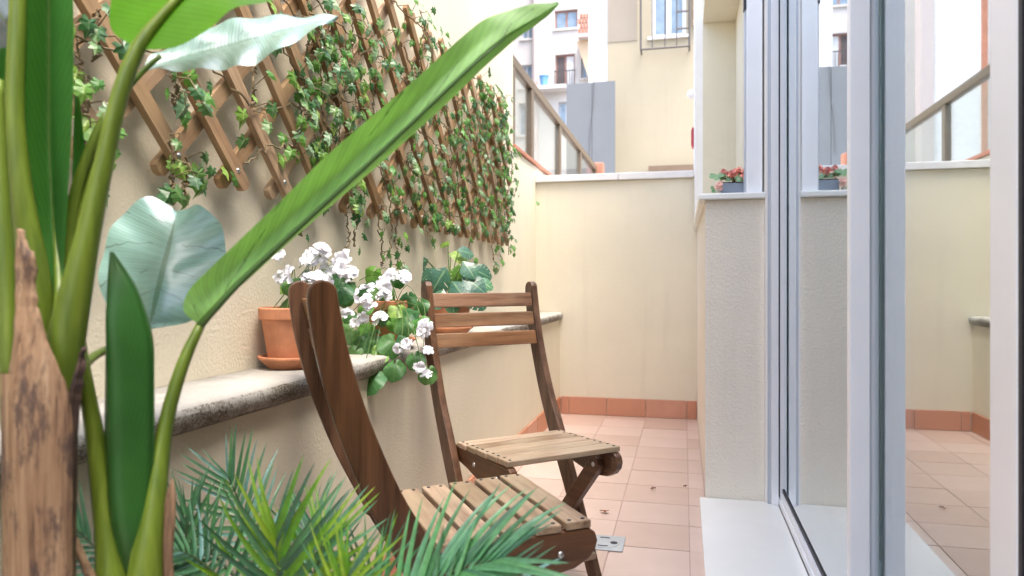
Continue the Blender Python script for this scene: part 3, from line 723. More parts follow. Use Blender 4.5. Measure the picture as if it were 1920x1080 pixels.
def flower_mesh(seed, mat, petals=5):
    r = random.Random(seed); m = MB(); petals += 3
    for k in range(petals):
        q = 2*PI*k/petals+r.uniform(-.2, .2); tilt = r.uniform(.05, .45) if k % 2 else r.uniform(.55, 1.15); d = Vector((math.cos(q), math.sin(q), 0)); s = Vector((-d.y, d.x, 0)); wd = r.uniform(.38, .55)
        def P(a, b): return d*a*math.cos(tilt)*.5+s*b*.5+Vector((0, 0, a*math.sin(tilt)*.5-.35*a*a*.4+.12*abs(b)+.06*math.sin(9*b+seed)))
        vs = [P(0.02, 0), P(.45, -wd*.75), P(.5, 0), P(.45, wd*.75), P(.85, -wd), P(.95, 0), P(.85, wd), P(1.08, -wd*.5), P(1.02, 0), P(1.1, wd*.5)]
        m.add(vs, [(0, 1, 2), (0, 2, 3), (1, 4, 5, 2), (2, 5, 6, 3), (4, 7, 8, 5), (5, 8, 9, 6)], [(.5, .5)]*10)
    return m.mesh('flower', mat, True)
def orient(p, nrm, tip, size):
    nrm = Vector(nrm).normalized(); tip = Vector(tip); yv = (tip-nrm*tip.dot(nrm)).normalized(); xv = yv.cross(nrm)
    return Matrix.Translation(p) @ Matrix((xv, yv, nrm)).transposed().to_4x4() @ Matrix.Scale(size, 4)
wl1 = leafmat('geranium_leaf', (.060, .165, .050), (.10, .22, .08), .4, .5, .25, 20, 6, rnd=.6)
wl2 = leafmat('geranium_leaf_bright', (.135, .30, .055), (.2, .36, .1), .42, .5, .35, 20, 6, rnd=.5)
petal = simple('white_petal', (.82, .82, .86), .6, .3, var=.04)
rl_ = [roundleaf_mesh(s, m_) for s, m_ in ((1, wl1), (2, wl1), (3, wl2), (4, wl1))]
fl_ = [flower_mesh(s, petal, 6) for s in (1, 2, 3, 4)]
gstem = simple('green_stem', (.085, .15, .035), .6)
rp_ = random.Random(9)
XP = -.885
def plant_white(pc, h, leaf_px, flow_px, label, r, dd):
    o = pot('flowering_plant', pc, r, h, label, 'potted plant', 'terracotta pots on the stone ledge')
    st = MB(); top = Vector(pc)+Vector((0, 0, h))
    d0 = (pc[0]*-SA+pc[1]*CA)
    def stemto(p):
        midp = (top+p)/2+Vector((.02, -.01, .05)); st.tube(cr([top+Vector((rp_.uniform(-.05, .05), rp_.uniform(-.05, .03), -.015)), midp+Vector((rp_.uniform(-.02, .02), rp_.uniform(-.02, .02), 0)), p], 6), .0011, 5, cap=False)
    for (px, py, sz, dz) in leaf_px:
        p = at(px, py, d=d0+dz)
        if rp_.random() < .4: stemto(p)
        nrm = Vector((rp_.uniform(-.2, .7), rp_.uniform(-1.2, -.7), rp_.uniform(0, .9)))
        place('leaf', rp_.choice(rl_), o, orient(p-Vector(pc), nrm, (rp_.uniform(-.6, .6), rp_.uniform(-.5, .2), rp_.uniform(-1, -.1)), sz))
    for (px, py, n, sz, dz) in flow_px:
        c = at(px, py, d=d0+dz-.02); stemto(c)
        for _ in range(n):
            p = c+Vector((rp_.gauss(0, 1), rp_.gauss(0, 1), rp_.gauss(0, 1)))*sz*.42
            place('flower', rp_.choice(fl_), o, orient(p-Vector(pc), (rp_.uniform(-.4, .8), rp_.uniform(-1.4, -.2), rp_.uniform(-.2, .9)), (rp_.uniform(-1, 1), rp_.uniform(-1, 1), .4), sz*rp_.uniform(.85, 1.2)))
    st.obj('stem', gstem, o)
    return o
lf = lambda *a: a
P1 = (XP, 1.50, .681)
pw = plant_white(P1, .142,
    [(565, 525, .06, -.02), (605, 545, .065, -.03), (640, 540, .06, -.03), (625, 520, .055, .0), (655, 530, .06, .0), (575, 545, .06, -.02), (545, 530, .05, .0), (540, 560, .05, 0), (560, 540, .055, .03), (590, 560, .06, 0), (640, 515, .05, -.01), (610, 510, .05, .02), (625, 545, .06, -.02), (580, 515, .045, .05), (550, 575, .05, -.02), (650, 555, .05, .03), (535, 535, .04, .04), (570, 570, .06, .02), (600, 535, .05, .03)],
    [(560, 503, 3, .040, 0), (603, 482, 3, .040, 0), (630, 493, 2, .042, .02), (656, 503, 3, .038, .02), (622, 522, 3, .040, -.03), (600, 527, 2, .034, -.04), (588, 520, 1, .02, -.02), (548, 512, 1, .035, .02), (583, 495, 2, .035, .02)],
    'white flowering plant in the terracotta pot and saucer nearest the camera', .083, 0)
P2 = (XP+.01, 2.02, .681)
plant_white(P2, .145,
    [(a, b, c*.98, d) for a, b, c, d in [(700, 510, .085, .02), (690, 535, .08, 0), (725, 545, .085, -.02), (665, 530, .07, .03), (660, 620, .085, -.16), (684, 640, .085, -.18), (665, 660, .075, -.2), (692, 704, .09, -.28), (697, 668, .08, -.22), (738, 640, .085, -.2), (740, 684, .075, -.24), (770, 585, .09, -.12), (745, 575, .07, -.1), (785, 600, .075, -.14), (762, 606, .07, -.16), (765, 555, .06, -.05), (720, 590, .06, -.1), (705, 560, .06, -.06), (690, 610, .07, -.12), (778, 668, .065, -.25), (803, 694, .065, -.27), (670, 690, .06, -.25), (788, 568, .06, -.1), (720, 525, .07, .02), (745, 520, .06, .02), (655, 590, .06, -.1), (704, 628, .07, -.16), (715, 652, .06, -.2), (680, 575, .06, -.1), (735, 605, .05, -.14), (760, 635, .05, -.2)]],
    [(730, 518, 3, .040, -.04), (665, 566, 3, .045, -.18), (690, 582, 2, .036, -.19), (665, 603, 3, .036, -.20), (722, 558, 2, .042, -.14), (703, 598, 1, .045, -.16), (800, 624, 2, .042, -.26), (768, 642, 2, .036, -.26), (792, 684, 2, .038, -.29), (752, 664, 1, .032, -.26), (745, 530, 1, .04, -.06), (683, 688, 1, .025, -.30), (795, 655, 1, .03, -.27)],
    'white flowering plant trailing over the ledge from the middle pot', .078, 0)
# split-leaf plant
def monstera_mesh(seed, mat):
    r = random.Random(seed); m = MB(); n = 9
    n = 6
    for s in (1, -1):
        for k in range(n):
            a0, a1 = k/n, (k+.8)/n
            def wd(t): return .5*math.sin(PI*min(1, t*.9+.08))**.7*(1-.25*t)
            def P(t, f_): return (s*wd(t)*f_, t-.1+.16*f_*(1-t), -.18*f_*f_*wd(t)-.25*t*t)
            cut = r.uniform(.35, .8)
            b = len(m.v)
            m.add([P(a0, 0), P((k+1)/n, 0), P(a0, cut), P((k+1)/n, cut), P(a0+.02, 1), P(a1+.03, 1), P(a1, cut)],
                  [(0, 1, 3, 6, 2), (2, 6, 5, 4)] if s > 0 else [(2, 6, 3, 1, 0), (4, 5, 6, 2)],
                  [(a0, .5), ((k+1)/n, .5), (a0, .5+s*.2), ((k+1)/n, .5+s*.2), (a0, .5+s*.5), (a1, .5+s*.5), (a1, .5+s*.2)])
    return m.mesh('leaf', mat, True)
mm1 = leafmat('split_leaf_dark', (.060, .165, .10), (.22, .36, .20), .3, .55, .2, 14, 8, rnd=.5, vein_amt=.1)
mm2 = leafmat('split_leaf_bright', (.16, .30, .05), (.3, .44, .15), .36, .5, .35, 30, 8, rnd=.4)
P3 = (XP, 2.62, .681)
mo = pot('split_leaf_plant', P3, .090, .15, 'split-leaf green plant in the terracotta pot behind the farther chair', 'potted plant', 'terracotta pots on the stone ledge')
mms = [monstera_mesh(s, m_) for s, m_ in ((1, mm1), (2, mm1), (3, mm2))]
st = MB(); d0 = P3[0]*-SA+P3[1]*CA; top = Vector(P3)+Vector((0, 0, .14))
for i, (px, py, sz, dz, mi) in enumerate([(790, 478, .09, .0, 1), (852, 548, .09, -.07, 0), (870, 492, .10, -.02, 0), (815, 505, .10, -.04, 0), (800, 488, .10, -.02, 0), (845, 478, .10, .05, 2), (860, 500, .12, 0, 2), (835, 505, .13, -.05, 0), (820, 520, .12, 0, 1), (870, 520, .13, -.03, 0), (885, 505, .11, .02, 1), (805, 530, .10, 0, 1), (880, 540, .13, -.04, 0), (830, 545, .10, -.06, 1), (845, 560, .08, -.08, 1), (860, 470, .09, .04, 1), (850, 530, .12, -.06, 0), (895, 525, .09, 0, 1), (840, 460, .06, .05, 2)]):
    p = at(px, py, d=d0+dz)
    st.tube(cr([top+Vector((rp_.uniform(-.02, .02), rp_.uniform(-.02, .02), -.02)), (top+p)/2+Vector((0, 0, .02)), p], 6), .0024, 5, cap=False)
    out = (p-top); sz *= .85; place('leaf', mms[mi], mo, orient(p-Vector(P3), (rp_.uniform(-.1, .6), rp_.uniform(-1.2, -.6), rp_.uniform(.1, .9)), (out.x+rp_.uniform(-.05, .05), out.y, out.z*.3-.08), sz))
st.obj('stem', gstem, mo)

# ---------------------------------------------------------------- coral flowers on the sill
c0 = at(1376, 357, Y=3.12); c0.z = 1.2388
pb = empty('flower_box', c0, 'coral flowers in a small square grey planter on the white sill', 'planter')
gpl = simple('grey_planter', (.20, .24, .30), .5, var=.05)
hx = .0565
MB().box(c0.x-hx, c0.x+hx, c0.y-.045, c0.y+.045, c0.z, c0.z+.056).obj('planter', gpl, pb, bevel=.003)
coral = simple('coral_petal', (.80, .33, .26), .6, .3, var=.2, vs=40, rnd=.5)
cfl = [flower_mesh(s, coral, 6) for s in (11, 12, 13)]
for i in range(46):
    p = c0+Vector((rp_.gauss(0, .026), rp_.gauss(-.01, .022), .092+rp_.uniform(-.02, .022)))
    place('flower', rp_.choice(cfl), pb, orient(p-c0, (rp_.uniform(-.7, .7), rp_.uniform(-1.2, .1), rp_.uniform(.1, 1.2)), (rp_.uniform(-1, 1), .3, rp_.uniform(-1, 1)), .026))
cl = leafmat('kalanchoe_leaf', (.13, .27, .13), (.25, .4, .2), .4, .5, .25, 14, 4, rnd=.4)
cle = roundleaf_mesh(5, cl)
for px, py, sz in ((1345, 329, .05), (1352, 331, .045), (1392, 330, .05), (1398, 326, .045), (1372, 333, .045), (1382, 331, .05), (1362, 332, .045), (1388, 333, .04), (1358, 327, .04)):
    p = at(px, py, Y=c0.y-.04+rp_.uniform(-.01, .03)); place('leaf', cle, pb, orient(p-c0, (rp_.uniform(-.3, .3), -.8, .9), ((px-1374)*.1, -.2, .1), sz))
MB().box(c0.x-hx+.004, c0.x+hx-.004, c0.y-.041, c0.y+.041, c0.z+.0565, c0.z+.060).obj('soil', M['soil'], pb)
MB().tube([c0+Vector((0, 0, .05)), c0+Vector((.005, -.005, .09))], .004, 6).obj('stem', gstem, pb)
c1 = at(1346, 358, Y=3.05); c1.z = 1.2388
fg = empty('small_ornament', c1, 'tiny pink flower ornament beside the grey planter on the sill', 'ornament')
MB().lathe([(0, 0), (.014, 0), (.017, .006), (.012, .012), (.008, .02), (0, .021)], c1, 12).obj('base', simple('ornament_base', (.35, .33, .25), .6), fg)
fpk = flower_mesh(21, simple('pale_pink_petal', (.75, .45, .38), .6, var=.05), 6)
for dx, dz, s in ((.006, .045, .03), (-.004, .035, .022), (.01, .03, .02)): place('flower', fpk, fg, orient(Vector((dx, -.005, dz)), (0, -1, .4), (0, 0, 1), s))
for dx, dz in ((-.016, .034), (-.012, .02)): place('leaf', cle, fg, orient(Vector((dx, 0, dz)), (0, -1, .5), (-1, 0, .3), .022))
MB().tube([c1+Vector((0, 0, .015)), c1+Vector((.004, 0, .042))], .002, 5).obj('stem', gstem, fg)

# ---------------------------------------------------------------- drain and fallen leaves
dc = Vector((-.262, 2.40, .0))
dn = empty('floor_drain', dc, 'square steel floor drain with dark curved slots between the terracotta tiles', 'drain', rz=0)
hw = .068
MB().box(dc.x-hw, dc.x+hw, dc.y-hw, dc.y+hw, .0012, .0042).obj('plate', M['drain'], dn, bevel=.001)
MB().lathe([(.052, .0), (.052, .0016), (.049, .0024), (0, .0026)], dc+Vector((0, 0, .0040)), 32).obj('grate', M['drain'], dn, smooth=False)
def slot(a0, a1, r0, r1):
    m = MB(); n = 10; vs = []
    for i in range(n+1):
        q = math.radians(a0+(a1-a0)*i/n)
        for r in (r0, r1): vs += [(dc.x+r*math.cos(q), dc.y+r*math.sin(q), .0062), (dc.x+r*math.cos(q), dc.y+r*math.sin(q), .0072)]
    fs = []
    for i in range(n):
        b = 4*i; fs += [(b+1, b+3, b+7, b+5), (b, b+1, b+5, b+4), (b+3, b+2, b+6, b+7)]
    m.add(vs, fs).obj('slot', M['black'], dn)
for a in (65, 155, 245): slot(a, a+50, .036, .043)
MB().lathe([(.0, .0012), (.012, .001), (.013, 0)], dc+Vector((.034, -.004, .0062)), 14).obj('finger_hole', M['black'], dn)
dead = simple('dead_leaf', (.20, .07, .025), .8, .2, var=.3, vs=60)
for i, (px, py, s, lab) in enumerate(((1133, 961, .022, 'dry brown leaf on the floor near the drain, largest of three'), (1225, 918, .016, 'dry brown leaf in the middle of the terrace floor'), (1284, 914, .010, 'tiny dry leaf scrap on the floor close to the pier'))):
    p = at(px, py, Z=.003); m = MB(); r = random.Random(i); n = 9; vs = [(0, 0, .006)]
    for k in range(n): q = 2*PI*k/n; R_ = s*(.45+.55*r.random()); vs.append((R_*math.cos(q), R_*.7*math.sin(q), .0015+.012*r.random()))
    m.add([p+Vector(v) for v in vs], [(0, 1+k, 1+(k+1) % n) for k in range(n)])
    tag(m.obj('fallen_leaf', dead, loc=p), lab, 'dry leaf')

# ---------------------------------------------------------------- banana plant
def blade(name, Lp, Mp, Rp, mat, parent, nu=36, nv=5, curl=0., ripple=0., seed=0, fold=0.):
    L_, M_, R_ = cr(Lp, nu), cr(Mp, nu), cr(Rp, nu); vs = []; uv = []; cols = 2*nv+1; r = random.Random(seed); ph = r.uniform(0, 6)
    for i in range(nu+1):
        t = (M_[min(i+1, nu)]-M_[max(i-1, 0)])
        side = (R_[i]-L_[i]); nr = side.cross(t); nr = nr.normalized() if nr.length > 1e-9 else Vector((0, 0, 1))
        wdt = side.length
        for j in range(-nv, nv+1):
            v = j/nv; e = L_[i] if v < 0 else R_[i]; a = abs(v)
            p = M_[i].lerp(e, a)+nr*(curl*wdt*a*(1-a)+(fold*wdt*max(0, a-.45)*math.sin(PI*min(1, i/nu*1.25)) if v < 0 else 0)+ripple*a*math.sin(i*.9+ph+a*2+(1 if v > 0 else 0)))
            vs.append(p); uv.append((i/nu, .5+v*.5))
    fs = [(i*cols+j, i*cols+j+1, (i+1)*cols+j+1, (i+1)*cols+j) for i in range(nu) for j in range(cols-1)]
    return MB().add(vs, fs, uv).obj(name, mat, parent, smooth=True)
def ap(*ps): return [at(px, py, d=d) for px, py, d in ps]
bcx, bcy = -.632, .64
bp_ = empty('banana_plant', (bcx, bcy, 0), 'tall banana plant with broad glossy leaves and brown trunk at the left edge', 'plant')
lm_dark = leafmat('banana_leaf_dark', (.045, .155, .035), (.12, .22, .06), .32, .5, .35, 150, 34, rnd=0, vein_amt=.5)
lm_long = leafmat('banana_leaf_fresh', (.25, .47, .15), (.055, .15, .02), .42, .45, .32, 170, 22, cracks=5, vein_amt=.27)
lm_roll = leafmat('banana_leaf_rolled', (.030, .115, .022), (.03, .115, .022), .34, .5, .2, 160, 60, vein_amt=.25)
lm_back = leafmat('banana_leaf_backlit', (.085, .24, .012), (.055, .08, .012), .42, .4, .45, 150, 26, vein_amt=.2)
lm_silv = leafmat('banana_leaf_sheen', (.15, .29, .26), (.07, .18, .12), .28, .75, .06, 150, 12, cracks=6, vein_amt=.25, coat=1.0)  # pale silver-green base, with some of the sky sheen put into the colour
lm_blue = leafmat('banana_leaf_bluish', (.12, .17, .21), (.1, .15, .1), .2, .9, .05, 120, 12, vein_amt=.3, coat=.5)  # glossy leaf with a bluish base colour
def petmat():
    m, t, b, _ = newmat('banana_petiole'); v = coords(t, 'Object', (30, 30, 2)); n1 = noise(t, v, 3, 4)
    col = ramp(t, n1, [(.3, (.075, .125, .012)), (.6, (.135, .20, .02)), (.8, (.20, .26, .045))]); t.links.new(col, b.inputs['Base Color'])
    b.inputs['Roughness'].default_value = .42; bump(t, b, n1, .15, .002); return m
pm_ = petmat()
def trunkmat():
    m, t, b, _ = newmat('dry_banana_sheath'); v = coords(t, 'Object', (34, 34, 1.5)); n1 = noise(t, v, 4, 6, .7); v2 = coords(t, 'Object', (20, 20, 5)); n2 = noise(t, v2, 1.6, 6, .75)
    col = ramp(t, n1, [(.32, (.07, .038, .022)), (.45, (.22, .13, .072)), (.6, (.31, .205, .12)), (.8, (.42, .30, .20))])
    col = mixc(t, ramp(t, n2, [(.52, (0, 0, 0)), (.60, (.9, .9, .9))]), col, (.06, .036, .03))
    t.links.new(col, b.inputs['Base Color']); b.inputs['Roughness'].default_value = .75; bump(t, b, n1, .5, .004); return m
tm_ = trunkmat()
def petiole(pts, rads, name='petiole', mat=None, seg=10, n=18): return MB().tube(cr(ap(*pts), n), crf(rads, n), seg).obj(name, mat or pm_, bp_, smooth=True)
px2m = lambda p, d: p*d/1330
# trunk: dry wrapped sheath with a torn top
def sheath(name, pts, rads, topfn, mat, arc=(0, 2*PI), seg=40, nz=30, seed=1):
    P = cr(ap(*pts), nz); Rr = crf(rads, nz); r = random.Random(seed); vs = []; uv = []
    jit = [r.uniform(-1, 1) for _ in range(seg+1)]
    for k in range(seg+1):
        q = arc[0]+(arc[1]-arc[0])*k/seg; tt = topfn(k/seg)+jit[k]*.012
        for i in range(nz+1):
            s = i/nz*tt*nz; i0 = min(int(s), nz-1); f_ = s-i0
            c = P[i0].lerp(P[i0+1], f_); R_ = (Rr[i0]*(1-f_)+Rr[i0+1]*f_)*(1+.035*math.sin(5*q+3*s/nz)+.015*math.sin(13*q))
            vs.append(c+Vector((math.cos(q)*R_, math.sin(q)*R_, 0))); uv.append((k/seg, i/nz))
    m = nz+1
    fs = [(k*m+i, (k+1)*m+i, (k+1)*m+i+1, k*m+i+1) for k in range(seg) for i in range(nz)]
    return MB().add(vs, fs, uv).obj(name, mat, bp_, smooth=True)
TD = .75
sheath('trunk', [(77, 1900, TD), (77, 1400, TD), (77, 1080, TD), (77, 850, TD), (72, 740, TD), (66, 690, TD)], [.040, .036, .0325, .0335, .0325, .030], lambda f_: .97, tm_)
def rind(name, Lp, Rp, bulge, mat, jag=.0, seed=1, nu=30):
    """curved piece of dry sheath between two outlines, bulging to the front, with a ragged edge"""
    r = random.Random(seed); L_, R_ = cr(ap(*Lp), nu), cr(ap(*Rp), nu)
    for i in range(2, nu): k_ = jag*max(.12, min(1, (i/nu-.5)*3)); R_[i] += Vector((r.uniform(-1, 1)*k_, 0, r.uniform(-1, 1)*k_)); L_[i] += Vector((r.uniform(-1, 1)*k_*.5, 0, 0))
    vs = []; uv = []; m = 13
    for i in range(nu+1):
        w_ = (R_[i]-L_[i]).length
        for j in range(m):
            v = j/(m-1); p = L_[i].lerp(R_[i], v)+Vector((0, -1, 0))*(math.sin(PI*v)*w_*bulge+.0012*math.sin(9*v+i*.15)); vs.append(p); uv.append((i/nu, v))
    fs = [(i*m+j, i*m+j+1, (i+1)*m+j+1, (i+1)*m+j) for i in range(nu) for j in range(m-1)]
    o = MB().add(vs, fs, uv).obj(name, mat, bp_, smooth=True); md = o.modifiers.new('solid', 'SOLIDIFY'); md.thickness = .0015; return o
rind('torn_sheath', [(20, 1300, TD-.02), (16, 1080, TD-.02), (14, 900, TD-.02), (6, 760, TD-.02), (20, 660, TD-.02), (28, 580, TD-.015), (30, 500, TD-.012), (33, 428, TD-.01)],
     [(134, 1300, TD-.02), (134, 1080, TD-.02), (134, 900, TD-.02), (134, 780, TD-.02), (116, 700, TD-.02), (92, 640, TD-.018), (70, 560, TD-.014), (68, 500, TD-.012), (42, 430, TD-.01)], .2, tm_, .0028, 3, 60)
rind('torn_sheath', [(116, 1040, TD-.022), (118, 930, TD-.022), (120, 800, TD-.012), (134, 720, TD-.008), (152, 655, TD-.004)], [(132, 1040, TD-.005), (140, 930, TD), (146, 800, TD), (156, 720, TD), (160, 648, TD)], .2, simple('blackened_sheath', (.075, .045, .035), .8, var=.5, vs=60, bs=.5), .002, 5)
# second stem
SD = .80
petiole([(190, 2100, SD), (212, 1300, SD-.01), (212, 1080, SD-.01), (196, 950, SD-.005), (175, 800, SD), (153, 675, SD), (140, 560, SD+.05)], [.040, .030, .0185, .0125, .0095, .0075, .006])
petiole([(300, 2100, SD), (275, 1300, SD-.01), (272, 1080, SD-.01), (290, 950, SD), (310, 800, SD+.02), (342, 685, SD+.03), (378, 606, SD+.05)], [.036, .028, .0190, .0125, .0088, .0075, .0055])
petiole([(243, 1900, SD+.012), (243, 1300, SD+.012), (243, 1120, SD+.012)], [.034, .036, .024], 'stem')
MB().tube(cr(ap((345, 1250, SD+.0), (310, 1080, SD), (318, 960, SD), (324, 898, SD)), 10), [.012, .012, .0125, .0115, .0105, .010, .009, .008, .0065, .004, .001], 8, flat=.5).obj('dry_sheath', tm_, bp_, smooth=True)
MB().tube(cr(ap((205, 1160, SD-.03), (160, 1060, SD-.03), (128, 985, SD-.02)), 8), [.006]*4+[.0045]*3+[.003, .001], 6).obj('dry_stalk', tm_, bp_, smooth=True)
# rolled leaf of the second stem
def roll(name, pts, rads, mat, top, arc, seg=26, nz=40, open_=.0):
    P = cr(ap(*pts), nz); Rr = crf(rads, nz); vs = []; uv = []
    for k in range(seg+1):
        f_ = k/seg; q = arc[0]+(arc[1]-arc[0])*f_; tp = top(f_)
        for i in range(nz+1):
            s = i*tp; i0 = min(int(s), nz-1); g_ = s-i0; c = P[i0].lerp(P[i0+1], g_); R_ = (Rr[i0]*(1-g_)+Rr[i0+1]*g_)*(1+open_*f_)
            vs.append(c+Vector((math.cos(q)*R_, math.sin(q)*R_, 0))); uv.append((i/nz, f_))
    m = nz+1; fs = [(k*m+i, (k+1)*m+i, (k+1)*m+i+1, k*m+i+1) for k in range(seg) for i in range(nz)]
    return MB().add(vs, fs, uv).obj(name, mat, bp_, smooth=True)
for bl_ in (.03, -.03):
    rind('rolled_leaf', [(242, 1082, SD-.012), (222, 1030, SD-.012), (205, 960, SD-.008), (198, 850, SD), (197, 720, SD), (199, 600, SD), (202, 530, SD), (207, 472, SD)],
     [(244, 1082, SD-.012), (262, 1030, SD-.012), (277, 960, SD-.008), (285, 850, SD), (286, 720, SD), (283, 640, SD), (255, 545, SD), (210, 474, SD)], .42 if bl_ > 0 else -.42, lm_roll, 0, 2, 40)
# big upright folded leaf on the trunk
blade('leaf', ap((108, 575, .79), (62, 420, .80), (42, 250, .80), (40, 100, .80), (42, -60, .80), (60, -220, .80)), ap((112, 580, .79), (100, 420, .835), (92, 250, .85), (92, 100, .85), (92, -60, .85), (92, -240, .85)),
      ap((116, 575, .79), (124, 420, .80), (134, 250, .79), (138, 100, .785), (134, -60, .79), (110, -220, .80)), lm_dark, bp_, curl=.12)
petiole([(112, 760, .765), (110, 640, .77), (112, 560, .785), (104, 420, .836), (96, 250, .852)], [.015, .012, .006, .003, .002])
# petioles on the trunk
petiole([(96, 900, .76), (112, 740, .76), (128, 620, .76), (150, 510, .76), (172, 410, .762), (196, 300, .766), (224, 180, .77), (258, 92, .78), (300, 35, .79), (345, -15, .80)], [.014, .0175, .018, .0145, .0115, .0098, .0088, .0082, .0062, .0045])
petiole([(60, 780, .785), (72, 640, .785), (64, 520, .785), (44, 380, .785), (28, 220, .79), (32, 60, .795), (36, -80, .80)], [.014, .018, .016, .0115, .0095, .009, .008])
petiole([(30, 800, .76), (22, 660, .75), (14, 520, .75), (4, 330, .75), (-4, 150, .75)], [.014, .013, .009, .006, .005])
petiole([(105, 720, .80), (118, 560, .81), (134, 400, .82), (165, 290, .83), (200, 215, .84)], [.008, .0075, .007, .006, .005])
petiole([(120, 700, .805), (140, 470, .82), (175, 320, .835), (225, 190, .86), (262, 140, .88), (300, 105, .90)], [.006, .005, .0045, .004, .0035, .003])
# long arching leaf
blade('leaf', ap((372, 610, .85), (355, 575, .855), (395, 512, .86), (500, 412, .875), (620, 300, .89), (740, 195, .905), (850, 90, .92), (915, 35, .93), (990, 10, .94), (1046, 4, .95)),
      ap((376, 608, .85), (405, 575, .845), (455, 522, .85), (560, 425, .862), (680, 315, .875), (790, 212, .89), (885, 122, .905), (945, 72, .92), (1005, 35, .935), (1048, 6, .95)),
      ap((378, 610, .85), (408, 578, .85), (462, 527, .868), (572, 428, .885), (700, 318, .90), (815, 215, .915), (912, 122, .93), (972, 70, .94), (1020, 36, .945), (1049, 8, .95)), lm_long, bp_, nu=60, nv=8, curl=.06, ripple=.0012, seed=3, fold=1.5)
MB().tube(cr(ap((376, 609, .848), (405, 577, .843), (455, 524, .848), (560, 427, .860), (680, 317, .873), (790, 214, .888), (885, 124, .903), (945, 74, .918)), 30), crf([.0052, .0046, .0040, .0034, .0029, .0024, .0018, .0008], 30), 8).obj('midrib', simple('leaf_midrib_dark', (.05, .12, .018), .4), bp_, smooth=True)
# backlit leaf at the top
blade('leaf', ap((262, 92, .78), (214, 62, .80), (206, 20, .82), (225, -50, .84), (300, -140, .86), (420, -200, .88)), ap((265, 92, .78), (292, 45, .79), (330, 0, .80), (370, -45, .815), (420, -100, .83), (480, -180, .86)),
      ap((268, 93, .78), (330, 88, .775), (395, 52, .775), (440, 15, .78), (530, -10, .80), (560, -110, .84)), lm_back, bp_, curl=-.05)
# silvery sideways leaf
blade('leaf', ap((262, 128, .90), (300, 95, .93), (385, 52, .96), (470, 32, .98), (560, 30, 1.0), (634, 29, 1.01)), ap((262, 130, .90), (320, 113, .925), (410, 90, .945), (490, 68, .96), (565, 47, .985), (635, 31, 1.01)),
      ap((264, 132, .90), (335, 131, .90), (415, 129, .905), (480, 117, .92), (560, 72, .95), (634, 34, 1.01)), lm_silv, bp_, curl=.10, ripple=.003, seed=4)
# silvery round leaf
blade('leaf', ap((330, 398, 1.03), (285, 368, 1.025), (225, 405, 1.01), (194, 470, .99), (188, 545, .955), (225, 600, .935), (282, 618, .93)),
      ap((332, 396, 1.03), (324, 430, 1.0), (314, 470, .98), (304, 510, .955), (294, 550, .94), (285, 590, .932), (280, 612, .93)),
      ap((333, 398, 1.03), (370, 385, 1.02), (414, 420, 1.01), (422, 480, .99), (408, 555, .945), (360, 600, .93), (284, 617, .93)), lm_silv, bp_, curl=.10, ripple=.003, seed=7)
petiole([(150, 690, .81), (190, 660, .88), (250, 640, .92), (279, 612, .935), (300, 530, .955), (322, 435, 1.0)], [.006, .005, .004, .0034, .0025, .001])
# dark leaves behind at the top left
blade('leaf', ap((-60, -40, .90), (-40, 60, .90), (-20, 100, .90), (20, 104, .91)), ap((-60, -60, .90), (-20, 0, .88), (10, 40, .87), (40, 70, .90)), ap((-60, -90, .90), (0, -60, .88), (40, -20, .87), (50, 60, .90)), lm_blue, bp_, nu=16, curl=.15)
blade('leaf', ap((138, 560, .86), (134, 420, .86), (136, 300, .86), (140, 180, .86)), ap((142, 560, .87), (148, 430, .87), (150, 320, .87), (146, 180, .87)), ap((146, 555, .86), (166, 440, .86), (165, 340, .86), (150, 190, .86)), lm_dark, bp_, nu=20)
blade('leaf', ap((10, 640, .84), (-10, 480, .84), (-14, 300, .84), (0, 90, .84)), ap((20, 640, .86), (20, 480, .86), (20, 300, .86), (20, 90, .86)), ap((30, 640, .84), (48, 480, .84), (46, 300, .84), (40, 90, .84)), lm_dark, bp_, nu=20, curl=.1)
# pot of the banana plant
MB().lathe([(0, .0), (.10, .0), (.135, .26), (.145, .26), (.145, .29), (.128, .29), (.126, .25), (0, .25)], (bcx, bcy, .001), 32).obj('pot', simple('anthracite_pot', (.05, .05, .055), .5), bp_, smooth=False, bevel=.002)

# ---------------------------------------------------------------- palm
pcx, pcy = -.50, .90
pl = empty('palm_plant', (pcx, pcy, 0), 'low feathery green palm plant spreading in front of the nearer chair', 'plant')
pmats = [leafmat('palm_leaflet_bright', (.19, .36, .03), (.22, .36, .08), .42, .5, .3, 3, 1, rnd=.4, vein_amt=.1),
         leafmat('palm_leaflet_teal', (.085, .25, .12), (.12, .27, .16), .32, .6, .2, 3, 1, rnd=.5, vein_amt=.1),
         leafmat('palm_leaflet_dark', (.045, .14, .07), (.09, .18, .08), .36, .55, .2, 3, 1, rnd=.5, vein_amt=.1),
         leafmat('palm_leaflet_blue', (.19, .40, .36), (.2, .36, .3), .32, .6, .2, 3, 1, rnd=.4, vein_amt=.1)]
def leaflet_mesh(mat, bend, wd):
    m = MB(); n = 8; vs = []; uv = []
    for i in range(n+1):
        t = i/n; w_ = wd*1.1*min(1, (t+.03)/.16)*(1-t)**.62; z = -bend*t*t
        vs += [(-w_, t, z+.55*w_), (0, t, z), (w_, t, z+.55*w_)]; uv += [(t, 0), (t, .5), (t, 1)]
    fs = []
    for i in range(n): b = 3*i; fs += [(b, b+1, b+4, b+3), (b+1, b+2, b+5, b+4)]
    return m.add(vs, fs, uv).mesh('leaflet', mat, True)
lms = [[leaflet_mesh(m_, b, w_) for b, w_ in ((.06, .034), (.18, .036), (.30, .034))] for m_ in pmats]
rf_ = random.Random(21)
rach = simple('palm_rachis', (.05, .085, .03), .5)
